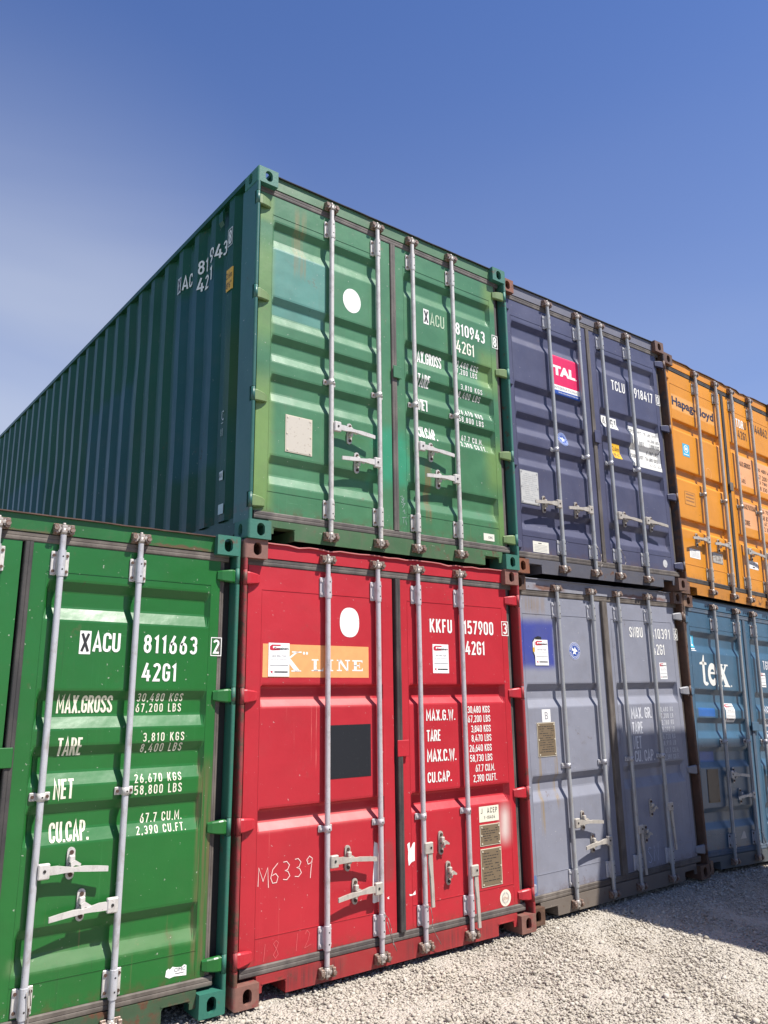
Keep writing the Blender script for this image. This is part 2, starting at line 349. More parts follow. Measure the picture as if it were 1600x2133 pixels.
def _arc(cx, cz, rx, rz, a0, a1, n=5):
    return [(cx+rx*math.cos(math.radians(a0+(a1-a0)*i/n)), cz+rz*math.sin(math.radians(a0+(a1-a0)*i/n))) for i in range(n+1)]
def _font():
    """narrow sign-writer's capitals drawn as centre lines; cap height 1, nominal stroke 0.13"""
    l, r, b, t = 0.065, 0.375, 0.065, 0.935; m = (l+r)/2; R = 0.155; F = {}
    top = _arc(m, t-R, R, R, 180, 0); bot = _arc(m, b+R, R, R, 0, -180)
    loop = top+bot+[top[0]]
    F['0'] = F['O'] = (0.44, [loop]); F['1'] = (0.26, [[(0.02, 0.775), (0.16, 0.90), (0.16, 0.0)]])
    F['2'] = (0.44, [_arc(m, t-R, R, R, 175, 0)+[(r, 0.70), (l+0.02, b), (r+0.05, b)]])
    F['3'] = (0.44, [_arc(m, t-R, R, R, 170, 0)+[(r, 0.62)]+_arc(m, 0.63, R, 0.11, -10, -80, 3), [(m-0.03, 0.52)]+_arc(m, 0.38, R, 0.14, 80, 0, 3)+_arc(m, b+R, R, R, 0, -170)])
    F['4'] = (0.48, [[(0.33, 0.0), (0.33, 0.62)], [(0.27, 1.0), (0.045, 0.27), (0.48, 0.27)]])
    F['5'] = (0.44, [[(r+0.03, t), (l+0.02, t), (l, 0.52)]+_arc(m, 0.42, R, 0.16, 140, 0)+_arc(m, b+R, R, R, 0, -170)])
    six = [(0.31, 1.0), (l+0.02, 0.50)]+_arc(m, b+R, R, R+0.02, 180, 360)+_arc(m, 0.40, R, 0.17, 0, 150)
    F['6'] = (0.44, [six]); F['9'] = (0.44, [[(0.44-x, 1-z) for x, z in six]])
    F['7'] = (0.42, [[(0.02, t), (0.36, t), (0.14, 0.0)]])
    F['8'] = (0.44, [_arc(m, 0.74, R*0.94, 0.195, -90, 270, 10), _arc(m, 0.305, R, 0.24, 90, 450, 10)])
    F['A'] = (0.48, [[(0.05, 0.0), (0.24, 0.98), (0.43, 0.0)], [(0.13, 0.27), (0.35, 0.27)]])
    F['B'] = (0.44, [[(l, 0.0), (l, 1.0)], [(l, t), (m, t)]+_arc(m, 0.74, R, 0.195, 90, -90)+[(l, 0.53)], [(m, 0.53)]+_arc(m, 0.30, R, 0.235, 90, -90)+[(l, b)]])
    F['C'] = (0.44, [[(r, 0.68)]+_arc(m, t-R, R, R, 0, 180)+_arc(m, b+R, R, R, 180, 360)+[(r, 0.32)]])
    F['G'] = (0.44, [[(r, 0.70)]+_arc(m, t-R, R, R, 0, 180)+_arc(m, b+R, R, R, 180, 360)+[(r, 0.47), (m-0.01, 0.47)]])
    F['D'] = (0.44, [[(l, 0.0), (l, 1.0)], [(l, t), (m, t)]+_arc(m, t-R, R, R, 90, 0)+_arc(m, b+R, R, R, 0, -90)+[(l, b)]])
    F['E'] = (0.38, [[(l, 0.0), (l, 1.0)], [(l, t), (0.36, t)], [(l, 0.51), (0.32, 0.51)], [(l, b), (0.36, b)]])
    F['F'] = (0.37, [[(l, 0.0), (l, 1.0)], [(l, t), (0.36, t)], [(l, 0.50), (0.31, 0.50)]])
    F['H'] = (0.44, [[(l, 0.0), (l, 1.0)], [(r, 0.0), (r, 1.0)], [(l, 0.51), (r, 0.51)]]); F['I'] = (0.13, [[(l, 0.0), (l, 1.0)]])
    F['J'] = (0.36, [[(0.295, 1.0)]+_arc(0.16, b+0.135, 0.135, 0.135, 0, -170)])
    F['K'] = (0.46, [[(l, 0.0), (l, 1.0)], [(0.40, 1.0), (0.09, 0.42)], [(0.17, 0.55), (0.42, 0.0)]]); F['L'] = (0.36, [[(l, 1.0), (l, b), (0.36, b)]])
    F['M'] = (0.58, [[(l, 0.0), (l, 0.97), (0.29, 0.30), (0.515, 0.97), (0.515, 0.0)]]); F['N'] = (0.46, [[(l, 0.0), (l, 0.97), (0.395, 0.03), (0.395, 1.0)]])
    F['P'] = (0.43, [[(l, 0.0), (l, 1.0)], [(l, t), (m, t)]+_arc(m, 0.70, R, 0.235, 90, -90)+[(l, 0.45)]])
    F['R'] = (0.45, [[(l, 0.0), (l, 1.0)], [(l, t), (m, t)]+_arc(m, 0.715, R, 0.22, 90, -90)+[(l, 0.48)], [(0.22, 0.49), (0.40, 0.0)]])
    F['S'] = (0.44, [[(r, 0.72)]+_arc(m, t-R, R, R, 0, 180)+[(l+0.02, 0.66), (m, 0.52), (r-0.02, 0.37)]+_arc(m, b+R, R, R, 0, -180)+[(l, 0.28)]])
    F['T'] = (0.42, [[(0.0, t), (0.42, t)], [(0.21, 0.0), (0.21, t)]]); F['U'] = (0.44, [[(l, 1.0)]+_arc(m, b+R, R, R, 180, 360)+[(r, 1.0)]])
    F['W'] = (0.64, [[(0.05, 1.0), (0.17, 0.03), (0.32, 0.85), (0.47, 0.03), (0.59, 1.0)]]); F['X'] = (0.46, [[(0.06, 0.0), (0.40, 1.0)], [(0.40, 0.0), (0.06, 1.0)]])
    F['Y'] = (0.44, [[(0.04, 1.0), (0.22, 0.45), (0.40, 1.0)], [(0.22, 0.45), (0.22, 0.0)]])
    F['.'] = (0.13, [[(0.065, 0.0), (0.065, 0.13)]]); F[','] = (0.13, [[(0.09, 0.13), (0.04, -0.09)]]); F['-'] = (0.26, [[(0.02, 0.48), (0.24, 0.48)]]); F[' '] = (0.24, [])
    return F
FONT = _font()
def ribbon(pts, w):
    """mitred ribbon along a polyline -> vertices, quads"""
    n = len(pts); v = []; closed = math.dist(pts[0], pts[-1]) < 1e-6
    for i in range(n):
        if closed: a, b_, c = pts[(i-1) % (n-1)], pts[i], pts[(i+1) % (n-1)]
        else: a, b_, c = pts[max(0, i-1)], pts[i], pts[min(n-1, i+1)]
        d1 = (b_[0]-a[0], b_[1]-a[1]); d2 = (c[0]-b_[0], c[1]-b_[1]); l1 = math.hypot(*d1); l2 = math.hypot(*d2)
        if l1 < 1e-9: d1, l1 = d2, l2
        if l2 < 1e-9: d2, l2 = d1, l1
        n1 = (-d1[1]/l1, d1[0]/l1); n2 = (-d2[1]/l2, d2[0]/l2); q = (n1[0]+n2[0], n1[1]+n2[1]); ql = math.hypot(*q) or 1
        q = (q[0]/ql, q[1]/ql); k = w/2/max(0.45, q[0]*n1[0]+q[1]*n1[1])
        v += [(b_[0]+q[0]*k, b_[1]+q[1]*k), (b_[0]-q[0]*k, b_[1]-q[1]*k)]
    return v, [(2*i, 2*i+1, 2*i+3, 2*i+2) for i in range(n-1)]

class Print:
    """flat print made of polygons in (u, z) with material indices; draped on a surface function"""
    def __init__(s): s.v = []; s.f = []; s.m = []; s.lift = []
    def add(s, v, f, mi, lift=0.0):
        b = len(s.v); s.v += list(v); s.lift += [lift]*len(v)
        for q in f: s.f.append([b+i for i in q]); s.m.append(mi)
    def text(s, txt, x0, z0, x1, z1, mi=0, bold=0.01, spacing=1.0, lift=0.0006, shear=0.0):
        v, f = text_mesh(txt, bold, spacing)
        a0 = min(p[0] for p in v); a1 = max(p[0] for p in v); b0 = min(p[1] for p in v); b1 = max(p[1] for p in v)
        sx = (x1-x0)/(a1-a0); sz = (z1-z0)/max(1e-6, b1-b0)
        s.add([(x0+(p[0]-a0)*sx+(p[1]-b0)*sz*shear, z0+(p[1]-b0)*sz) for p in v], f, mi, lift)
    def sign(s, txt, x0, z0, x1, z1, mi=0, weight=0.13, lift=0.0006):
        """sign-writer's lettering fitted to a box: letters keep their proportion, the gaps take up the rest"""
        h = z1-z0; ws = [FONT[c][0] for c in txt]; n = len(txt); tot = sum(ws)*h; gap = (x1-x0-tot)/max(1, n-1); k = 1.0
        if gap < 0.07*h or n == 1: gap = 0.07*h if n > 1 else 0; k = (x1-x0-gap*(n-1))/tot
        elif gap > 0.24*h: gap = 0.24*h; k = min(1.5, (x1-x0-gap*(n-1))/tot)
        x = x0; j = 0
        for c, w in zip(txt, ws):
            for pl in FONT[c][1]:
                v, f = ribbon([(x+p*h*k, z0+q*h) for p, q in pl], weight*h*(0.5+0.5*min(1, k)))
                s.add(v, f, mi, lift+0.00012*(j % 4)); j += 1
            x += w*h*k+gap
    def rect(s, x0, z0, x1, z1, mi=0, lift=0.0, n=1):
        s.add([(x0, z0), (x1, z0), (x1, z1), (x0, z1)], [(0, 1, 2, 3)], mi, lift)
    def frame(s, x0, z0, x1, z1, w, mi=0, lift=0.0006):
        for q in ((x0, z0, x1, z0+w), (x0, z1-w, x1, z1), (x0, z0+w, x0+w, z1-w), (x1-w, z0+w, x1, z1-w)): s.rect(*q, mi, lift)
    def poly(s, pts, mi=0, lift=0.0): s.add(pts, [tuple(range(len(pts)))], mi, lift)
    def ell(s, cx, cz, rx, rz, mi=0, lift=0.0, n=28, sup=1.0):
        pts = []
        for i in range(n):
            t = 2*math.pi*i/n; c, q = math.cos(t), math.sin(t)
            pts.append((cx+rx*math.copysign(abs(c)**sup, c), cz+rz*math.copysign(abs(q)**sup, q)))
        s.poly(pts, mi, lift)
    def ring(s, cx, cz, r0, r1, ratio=1.0, mi=0, lift=0.0006, n=28, a0=0.0, a1=2*math.pi):
        v = []; f = []
        for i in range(n+1):
            t = a0+(a1-a0)*i/n
            v += [(cx+r0*math.cos(t), cz+r0*ratio*math.sin(t)), (cx+r1*math.cos(t), cz+r1*ratio*math.sin(t))]
        for i in range(n): f.append((2*i, 2*i+2, 2*i+3, 2*i+1))
        s.add(v, f, mi, lift)
    def stroke(s, pts, w, mi=0, lift=0.0006):
        for (xa, za), (xb, zb) in zip(pts[:-1], pts[1:]):
            d = math.hypot(xb-xa, zb-za) or 1e-6; nx, nz = -(zb-za)/d*w/2, (xb-xa)/d*w/2; ex, ez = (xb-xa)/d*w*0.3, (zb-za)/d*w*0.3
            s.poly([(xa+nx-ex, za+nz-ez), (xa-nx-ex, za-nz-ez), (xb-nx+ex, zb-nz+ez), (xb+nx+ex, zb+nz+ez)], mi, lift)
    def build(s, name, mats, parent, surf, cuts_z=(), cuts_u=(), base=0.0012, side=False, label=None):
        bm = bmesh.new()
        vs = [bm.verts.new((u, l, z)) for (u, z), l in zip(s.v, s.lift)]
        for q, mi in zip(s.f, s.m):
            try: fc = bm.faces.new([vs[i] for i in q]); fc.material_index = mi
            except ValueError: pass
        if not side: cuts_u = tuple(cuts_u)+tuple(RAMPX)
        z0 = min(z for u, z in s.v); z1 = max(z for u, z in s.v); u0 = min(u for u, z in s.v); u1 = max(u for u, z in s.v)
        for c in cuts_z:
            if z0 < c < z1: bmesh.ops.bisect_plane(bm, geom=bm.verts[:]+bm.edges[:]+bm.faces[:], plane_co=(0, 0, c), plane_no=(0, 0, 1), dist=1e-6)
        for c in cuts_u:
            if u0 < c < u1: bmesh.ops.bisect_plane(bm, geom=bm.verts[:]+bm.edges[:]+bm.faces[:], plane_co=(c, 0, 0), plane_no=(1, 0, 0), dist=1e-6)
        for v in bm.verts:
            u, l, z = v.co; d = surf(u, z)-base-l
            v.co = (d, u, z) if side else (u, d, z)
        bmesh.ops.recalc_face_normals(bm, faces=bm.faces)
        me = bpy.data.meshes.new(name); bm.to_mesh(me); bm.free()
        return put(name, me, mats, parent, label=label)

# ------------------------------------------------------------------ container dimensions (m)
W, H, L = 2.438, 2.591, 12.192
CW, CD, CH = 0.162, 0.178, 0.118
YD = 0.052          # outer door face behind the casting face
DOORS = ((0.058, 1.186), (1.242, 2.326))
PANX = ((0.158, 1.096), (1.322, 2.268))
DT, DB = 2.437, 0.187
RAMP = 0.023
RAMPX = [q for a, b in PANX for q in (a, a+RAMP, b-RAMP, b)]
C5 = [(2.250, 2.193, 2.110, 2.040), (1.686, 1.629, 1.553, 1.487), (1.410, 1.353, 1.277, 1.210), (1.133, 1.076, 1.000, 0.932), (0.572, 0.515, 0.438, 0.370)]
C2R = [(1.724, 1.700, 1.635, 1.585), (1.018, 0.994, 0.935, 0.884)]
C2S = [(1.738, 1.680, 1.615, 1.545), (1.038, 0.982, 0.920, 0.842)]
C3O = [(1.900, 1.880, 1.800, 1.765), (1.352, 1.332, 1.255, 1.220), (0.816, 0.796, 0.720, 0.685)]

def zprofile(corr, depth):
    pts = [(DB, 0.0)]
    for (a, b, c, d) in sorted(corr, key=lambda q: q[3]):
        r = 0.006
        pts += [(d-r, 0.0), (d+r*0.6, depth*0.05), (c-r, depth*0.93), (c+r, depth), (b-r, depth), (b+min(r, (a-b)*0.3), depth*0.93), (a-min(r, (a-b)*0.3), depth*0.05), (a+r, 0.0)]
    pts.append((DT, 0.0)); return pts
def interp(pts, z):
    if z <= pts[0][0]: return pts[0][1]
    for (a, fa), (b, fb) in zip(pts[:-1], pts[1:]):
        if z <= b: return fa+(fb-fa)*(z-a)/max(1e-9, b-a)
    return pts[-1][1]
def xprofile(k, depth, ramp=RAMP):
    x0, x1 = PANX[k]
    return [(DOORS[k][0], 0), (x0, 0), (x0+ramp, depth), (x1-ramp, depth), (x1, 0), (DOORS[k][1], 0)]

# ---------------- shared meshes
def cut(target, cutters, op='DIFFERENCE'):
    for c in cutters:
        m = target.modifiers.new('b', 'BOOLEAN'); m.operation = op; m.object = c; m.solver = 'EXACT'
    bpy.context.view_layer.update()
    dg = bpy.context.evaluated_depsgraph_get()
    me = bpy.data.meshes.new_from_object(target.evaluated_get(dg))
    for o in [target]+list(cutters): bpy.data.objects.remove(o)
    return me
def tmp(mb):
    o = bpy.data.objects.new('tmp', mb.mesh('tmp')); COL.objects.link(o); return o
def obround(cx, cz, w, h, n=10):
    r = w/2; s_ = (h-w)/2; pts = []
    for i in range(n+1): t = math.pi*i/n; pts.append((cx+r*math.cos(t), cz+s_+r*math.sin(t)))
    for i in range(n+1): t = math.pi+math.pi*i/n; pts.append((cx+r*math.cos(t), cz-s_+r*math.sin(t)))
    return pts
def casting_meshes():
    """hollow ISO corner fitting with front, side and top openings; local origin at its outer bottom-left-front corner"""
    mb = MB(); r = 0.020; poly = []
    for (cx, cy, a0) in ((r, r, 180), ):
        for i in range(5): t = math.radians(a0+90*i/4); poly.append((cx+r*math.cos(t), cy+r*math.sin(t)))
    poly += [(CW, 0), (CW, CD), (0, CD)]
    # body with a rounded outer vertical edge and a rounded top/bottom outer edge
    mb.prism(poly, 'z', 0, CH)
    body = tmp(mb)
    rnd = MB(); p2 = []
    q = 0.016
    p2 = [(-0.01, -0.01), (q, -0.01), (q, 0.0)]
    for i in range(5): t = math.radians(270-90*i/4); p2.append((q+q*math.cos(t), q+q*math.sin(t)))
    p2 += [(-0.01, q)]
    rnd.prism(p2, 'y', -0.01, CD+0.01)
    c1 = tmp(rnd)
    inn = MB(); inn.box(0.026, CW-0.022, 0.026, CD-0.022, 0.022, CH-0.026); c2 = tmp(inn)
    f = MB(); f.prism(obround(0.089, CH/2, 0.056, 0.080), 'y', -0.02, 0.05); c3 = tmp(f)
    sd = MB(); sd.prism(obround(0.102, CH/2, 0.050, 0.078), 'x', -0.02, 0.05); c4 = tmp(sd)
    tp = MB(); tp.prism(obround(0.09, 0.09, 0.062, 0.120), 'z', -0.02, 0.04); c5 = tmp(tp)
    base = cut(body, [c1, c2, c3, c4, c5])
    res = {}
    for sx in (0, 1):
        for sy in (0, 1):
            for sz in (0, 1):
                m = base.copy(); bm = bmesh.new(); bm.from_mesh(m)
                for v in bm.verts:
                    if sx: v.co.x = -v.co.x
                    if sy: v.co.y = -v.co.y
                    if sz: v.co.z = -v.co.z
                bmesh.ops.recalc_face_normals(bm, faces=bm.faces); bm.to_mesh(m); bm.free(); m.name = 'corner_casting'
                res[(sx, sy, sz)] = m
    return res
CAST = casting_meshes()

def rod_mesh():
    m = MB()
    segs = [(0.055, 0.012), (0.105, 0.012), (0.106, 0.016), (0.190, 0.016), (0.191, 0.0215), (0.200, 0.0215), (0.310, 0.0215), (0.324, 0.0205),
            (0.326, 0.0172), (2.262, 0.0172), (2.264, 0.0205), (2.278, 0.0215), (2.392, 0.0215), (2.402, 0.0215), (2.403, 0.016), (2.485, 0.016), (2.486, 0.012), (2.535, 0.012)]
    for (a, ra), (b, rb) in zip(segs[:-1], segs[1:]): m.cyl((0, 0, a), (0, 0, b), ra, rb, 14, caps=False)
    return m.mesh('lock_rod')
def bracket_long(z0, z1):
    m = MB()
    for s_ in (-1, 1):
        m.cbox(min(s_*0.019, s_*0.047), max(s_*0.019, s_*0.047), YD-0.0185-0.011, YD-0.0185-0.0015, z0, z1, 0.003)
    m.box(-0.0225, -0.017, 0.0, YD-0.0185-0.001, z0+0.003, z1-0.003)
    m.box(0.017, 0.0225, 0.0, YD-0.0185-0.001, z0+0.003, z1-0.003)
    m.mi = 1
    for s_ in (-1, 1):
        for z in (z0+0.022, z1-0.022): m.cyl((s_*0.035, YD-0.0185-0.017, z), (s_*0.035, YD-0.0185-0.010, z), 0.0085, 0.0075, 8)
    m.mi = 2
    for z in (z0+0.03, z1-0.03): m.cyl((0.002, -0.0222, z), (0.002, -0.018, z), 0.0045, n=8)
    return m.mesh('rod_bracket')
def bracket_short(zc):
    m = MB()
    m.cyl((0, 0, zc-0.019), (0, 0, zc+0.019), 0.0205, n=14)
    for s_ in (-1, 1):
        m.cbox(min(s_*0.017, s_*0.050), max(s_*0.017, s_*0.050), YD-0.0185-0.011, YD-0.0185-0.0015, zc-0.020, zc+0.020, 0.003)
        m.box(min(s_*0.016, s_*0.021), max(s_*0.016, s_*0.021), 0, YD-0.0185-0.002, zc-0.017, zc+0.017)
    m.mi = 1
    for s_ in (-1, 1): m.cyl((s_*0.036, YD-0.0185-0.017, zc), (s_*0.036, YD-0.0185-0.010, zc), 0.0085, 0.0075, 8)
    m.mi = 2
    m.cyl((0.002, -0.0215, zc), (0.002, -0.018, zc), 0.0045, n=8)
    return m.mesh('rod_bracket')
def cam_mesh(zc, up):
    """locking cam with its two jaws around the keeper pins"""
    m = MB(); s_ = 1 if up else -1
    m.cyl((0, 0, zc-s_*0.03), (0, 0, zc+s_*0.004), 0.017, 0.020, 12)
    m.cbox(-0.034, 0.034, -0.012, 0.014, zc-0.007, zc+0.010, 0.003)
    m.cbox(-0.015, 0.015, -0.018, 0.020, zc-0.022, zc+0.020, 0.004)
    m.prism([(-0.036, zc-0.012), (-0.026, zc-0.020), (-0.018, zc), (-0.024, zc+0.022), (-0.038, zc+0.016)], 'y', -0.014, 0.006)
    m.prism([(0.036, zc-0.016), (0.024, zc-0.014), (0.018, zc+0.006), (0.030, zc+0.024), (0.040, zc+0.008)], 'y', -0.008, 0.012)
    m.cyl((0, 0.0, zc+s_*0.018), (0, 0.0, zc+s_*0.034), 0.011, 0.007, 10)
    return m.mesh('locking_cam')
def keeper_mesh(zc):
    m = MB()
    m.cbox(-0.052, -0.028, -0.006, 0.028, zc-0.026, zc+0.026, 0.004)
    m.cbox(0.030, 0.054, -0.006, 0.028, zc-0.026, zc+0.026, 0.004)
    m.cyl((-0.041, -0.014, zc+0.004), (-0.041, 0.0, zc+0.004), 0.013, 0.015, 10)
    m.cyl((0.042, -0.014, zc-0.002), (0.042, 0.0, zc-0.002), 0.013, 0.015, 10)
    m.cbox(-0.052, 0.054, 0.021, 0.030, zc-0.030, zc+0.030, 0.002)
    return m.mesh('cam_keeper')
def handle_mesh(direction, hanging=False):
    """lever: pivot lug on the rod, twisted blade, flat grip. direction +1 right, -1 left; origin at the rod axis"""
    m = MB(); d = direction
    def bx(a, b, y0, y1, z0, z1, c=0.003): m.cbox(min(a*d, b*d), max(a*d, b*d), y0, y1, z0, z1, c)
    if not hanging:
        bx(0.010, 0.066, -0.030, -0.004, -0.036, 0.036, 0.005)
        m.mi = 1; m.cyl((0.040*d, -0.033, 0.002), (0.040*d, -0.028, 0.002), 0.0075, n=10); m.mi = 0
        secs = [(0.060, -0.018, 0.0, 0.0065, 0.019), (0.105, -0.018, 0.0, 0.0065, 0.019), (0.145, -0.018, -0.003, 0.010, 0.013), (0.190, -0.020, -0.006, 0.010, 0.010), (0.235, -0.022, -0.008, 0.0075, 0.0135), (0.300, -0.027, -0.014, 0.0055, 0.0135), (0.352, -0.031, -0.020, 0.005, 0.0125)]
    else:
        m.cbox(-0.01*d if d > 0 else -0.062, 0.062 if d > 0 else 0.01, -0.026, -0.004, -0.036, 0.036, 0.005)
        m.mi = 1; m.cyl((0.040*d, -0.029, 0.002), (0.040*d, -0.024, 0.002), 0.0075, n=10); m.mi = 0
        secs = [(-0.030, -0.014, 0.040*d, 0.006, 0.016), (-0.09, -0.012, 0.042*d, 0.007, 0.017), (-0.17, -0.010, 0.048*d, 0.010, 0.012), (-0.23, -0.014, 0.050*d, 0.007, 0.013), (-0.36, -0.022, 0.048*d, 0.006, 0.012)]
    b = len(m.v)
    for (t, y, z, hy, hz) in secs:
        for sy, sz in ((-1, -1), (1, -1), (1, 1), (-1, 1)):
            m.v.append((t*d, y+sy*hy, z+sz*hz) if not hanging else (z+sz*hz, y+sy*hy, t))
    for i in range(len(secs)-1):
        for k in range(4):
            m.face([b+4*i+k, b+4*i+(k+1) % 4, b+4*i+4+(k+1) % 4, b+4*i+4+k])
    m.face([b, b+1, b+2, b+3]); e = b+4*(len(secs)-1); m.face([e, e+1, e+2, e+3])
    return m.mesh('door_handle')
def retainer_mesh():
    m = MB()
    m.prism(obround(0, 0, 0.040, 0.150, 8), 'y', -0.010, -0.0015)
    m.cbox(-0.014, 0.014, -0.036, -0.010, 0.006, 0.040, 0.004)
    m.prism([(-0.012, 0.010), (0.010, 0.020), (0.040, 0.000), (0.036, -0.010), (0.012, -0.004), (-0.008, -0.012)], 'y', -0.052, -0.040)
    m.cbox(-0.010, 0.010, -0.042, -0.010, -0.028, -0.004, 0.003)
    m.mi = 1
    for z in (0.052, -0.052): m.cyl((0, -0.018, z), (0, -0.009, z), 0.011, 0.009, 8)
    return m.mesh('handle_retainer')
def hinge_mesh(side):
    """forged hinge blade from the post pin to the door stile; side 0 = left door, 1 = right door"""
    m = MB()
    def X(a): return a if side == 0 else -a
    b = len(m.v)
    secs = [(0.0275, 0.000, 0.012, 0.041), (0.050, -0.002, 0.016, 0.040), (0.074, 0.002, 0.024, 0.037), (0.110, 0.012, 0.034, 0.032), (0.134, 0.026, 0.0385, 0.026)]
    for (x, y0, y1, h) in secs:
        for (yy, zz) in ((y1, -h), (y0+0.006, -h*0.96), (y0, -h*0.80), (y0, h*0.74), (y0+0.006, h*0.93), (y1, h)): m.v.append((X(x), yy, zz))
    n = len(secs)
    for i in range(n-1):
        for k in range(6): m.face([b+6*i+k, b+6*i+(k+1) % 6, b+6*i+6+(k+1) % 6, b+6*i+6+k])
    m.face([b+k for k in range(6)]); e = b+6*(n-1); m.face([e+k for k in range(6)])
    return m.mesh('hinge')
def post_mesh(side, rear=False):
    m = MB(); s_ = 1 if side == 0 else -1; xo = 0 if side == 0 else W
    def X(a): return xo+s_*a
    z0, z1 = CH, H-CH
    if rear:
        m.box(min(X(0.003), X(0.10)), max(X(0.003), X(0.10)), L-CD, L-0.003, z0, z1); return m.mesh('corner_post')
    def pr(poly, a, b): m.prism([(X(x), y) for x, y in poly], 'z', a, b)
    # outer web and inner return
    pr([(0.003, 0.038), (0.026, 0.038), (0.030, 0.118), (0.112, 0.118), (0.112, 0.160), (0.040, 0.205), (0.003, 0.205)], z0, z1)
    # front strip, interrupted at the four hinge knuckles
    zs = [z0]
    for h in HINGE_Z: zs += [h-0.050, h+0.050]
    zs.append(z1)
    for a, b in zip(zs[0::2], zs[1::2]):
        r = 0.013; poly = []
        for i in range(5): t = math.radians(180+90*i/4); poly.append((0.003+r+r*math.cos(t), 0.001+r+r*math.sin(t)))
        for i in range(5): t = math.radians(270+90*i/4); poly.append((0.030-r+r*math.cos(t), 0.001+r+r*math.sin(t)))
        poly += [(0.030, 0.0379), (0.003, 0.0379)]
        m.prism([(X(x), y) for x, y in poly], 'z', a, b, smooth=False)
    for h in HINGE_Z: m.cyl((X(0.0165), 0.0155, h-0.0475), (X(0.0165), 0.0155, h+0.0475), 0.0135, n=14)
    return m.mesh('corner_post')
SHX, SHY, SHYAW = 4.74, -1.88, 0.0
HINGE_Z = [0.242, 0.936, 1.652, 2.352]
ROD = rod_mesh(); BR_TOP = bracket_long(2.270, 2.398); BR_BOT = bracket_long(0.196, 0.320)
BR_MID = {}
CAM_T = cam_mesh(2.515, True); CAM_B = cam_mesh(0.072, False); KEEP_T = keeper_mesh(2.515); KEEP_B = keeper_mesh(0.072)
HAND = {d: handle_mesh(d) for d in (1, -1)}; HANG = {d: handle_mesh(d, True) for d in (1, -1)}
RET = retainer_mesh(); HINGE = [hinge_mesh(0), hinge_mesh(1)]
POST = {(0, 0): post_mesh(0), (1, 0): post_mesh(1), (0, 1): post_mesh(0, True), (1, 1): post_mesh(1, True)}

# side sheet profile along y, from the measured pitch
PITCH_Y = 0.288
def side_profile():
    pts = [(0.205, 0.048), (0.282, 0.048), (0.350, 0.012)]; y = 0.430
    while y+PITCH_Y < L-0.25:
        pts += [(y, 0.012), (y+0.074, 0.048), (y+0.134, 0.048), (y+0.212, 0.012)]; y += PITCH_Y
    pts.append((L-CD, 0.012)); return pts
SP = side_profile()
def side_mesh(seed=5):
    rnd = random.Random(seed); m = MB()
    zc = [0.165+2.38*i/14 for i in range(15)]; nz = len(zc)
    dents = [(rnd.uniform(0.6, 11.5), rnd.uniform(0.3, 2.3), rnd.uniform(0.12, 0.5), rnd.uniform(0.15, 0.5), rnd.uniform(-0.004, 0.011)) for _ in range(46)]
    for y, x in SP:
        for z in zc:
            d = sum(a*math.exp(-((y-cy)/ry)**2-((z-cz)/rz)**2) for cy, cz, ry, rz, a in dents)
            m.v.append((x+(d if 0.165 < z < 2.54 else 0), y+(d*0.5 if z > 0.17 else 0), z))
    for i in range(len(SP)-1):
        for k in range(nz-1): m.face([nz*i+k, nz*i+k+1, nz*(i+1)+k+1, nz*(i+1)+k])
    me = bpy.data.meshes.new('side_panel'); me.from_pydata(m.v, [], m.f); me.update(); return me
SIDE = side_mesh()

def wavy_lip(z, y0, y1, x0, x1, amp, seed):
    rnd = random.Random(seed); m = MB(); n = 26; b = 0
    top = []
    for i in range(n+1):
        x = x0+(x1-x0)*i/n; d = amp*(rnd.random()**3)*(1 if 0 < i < n else 0)
        for (yy, zz) in ((y0+0.3*d, z-0.006-d*1.2), (y0+0.3*d, z-d), (y1, z), (y1, z-0.006)): m.v.append((x, yy, zz))
    for i in range(n):
        for k in range(4): m.face([4*i+k, 4*i+(k+1) % 4, 4*i+4+(k+1) % 4, 4*i+4+k])
    m.face([0, 1, 2, 3]); m.face([4*n+i for i in range(4)])
    return m

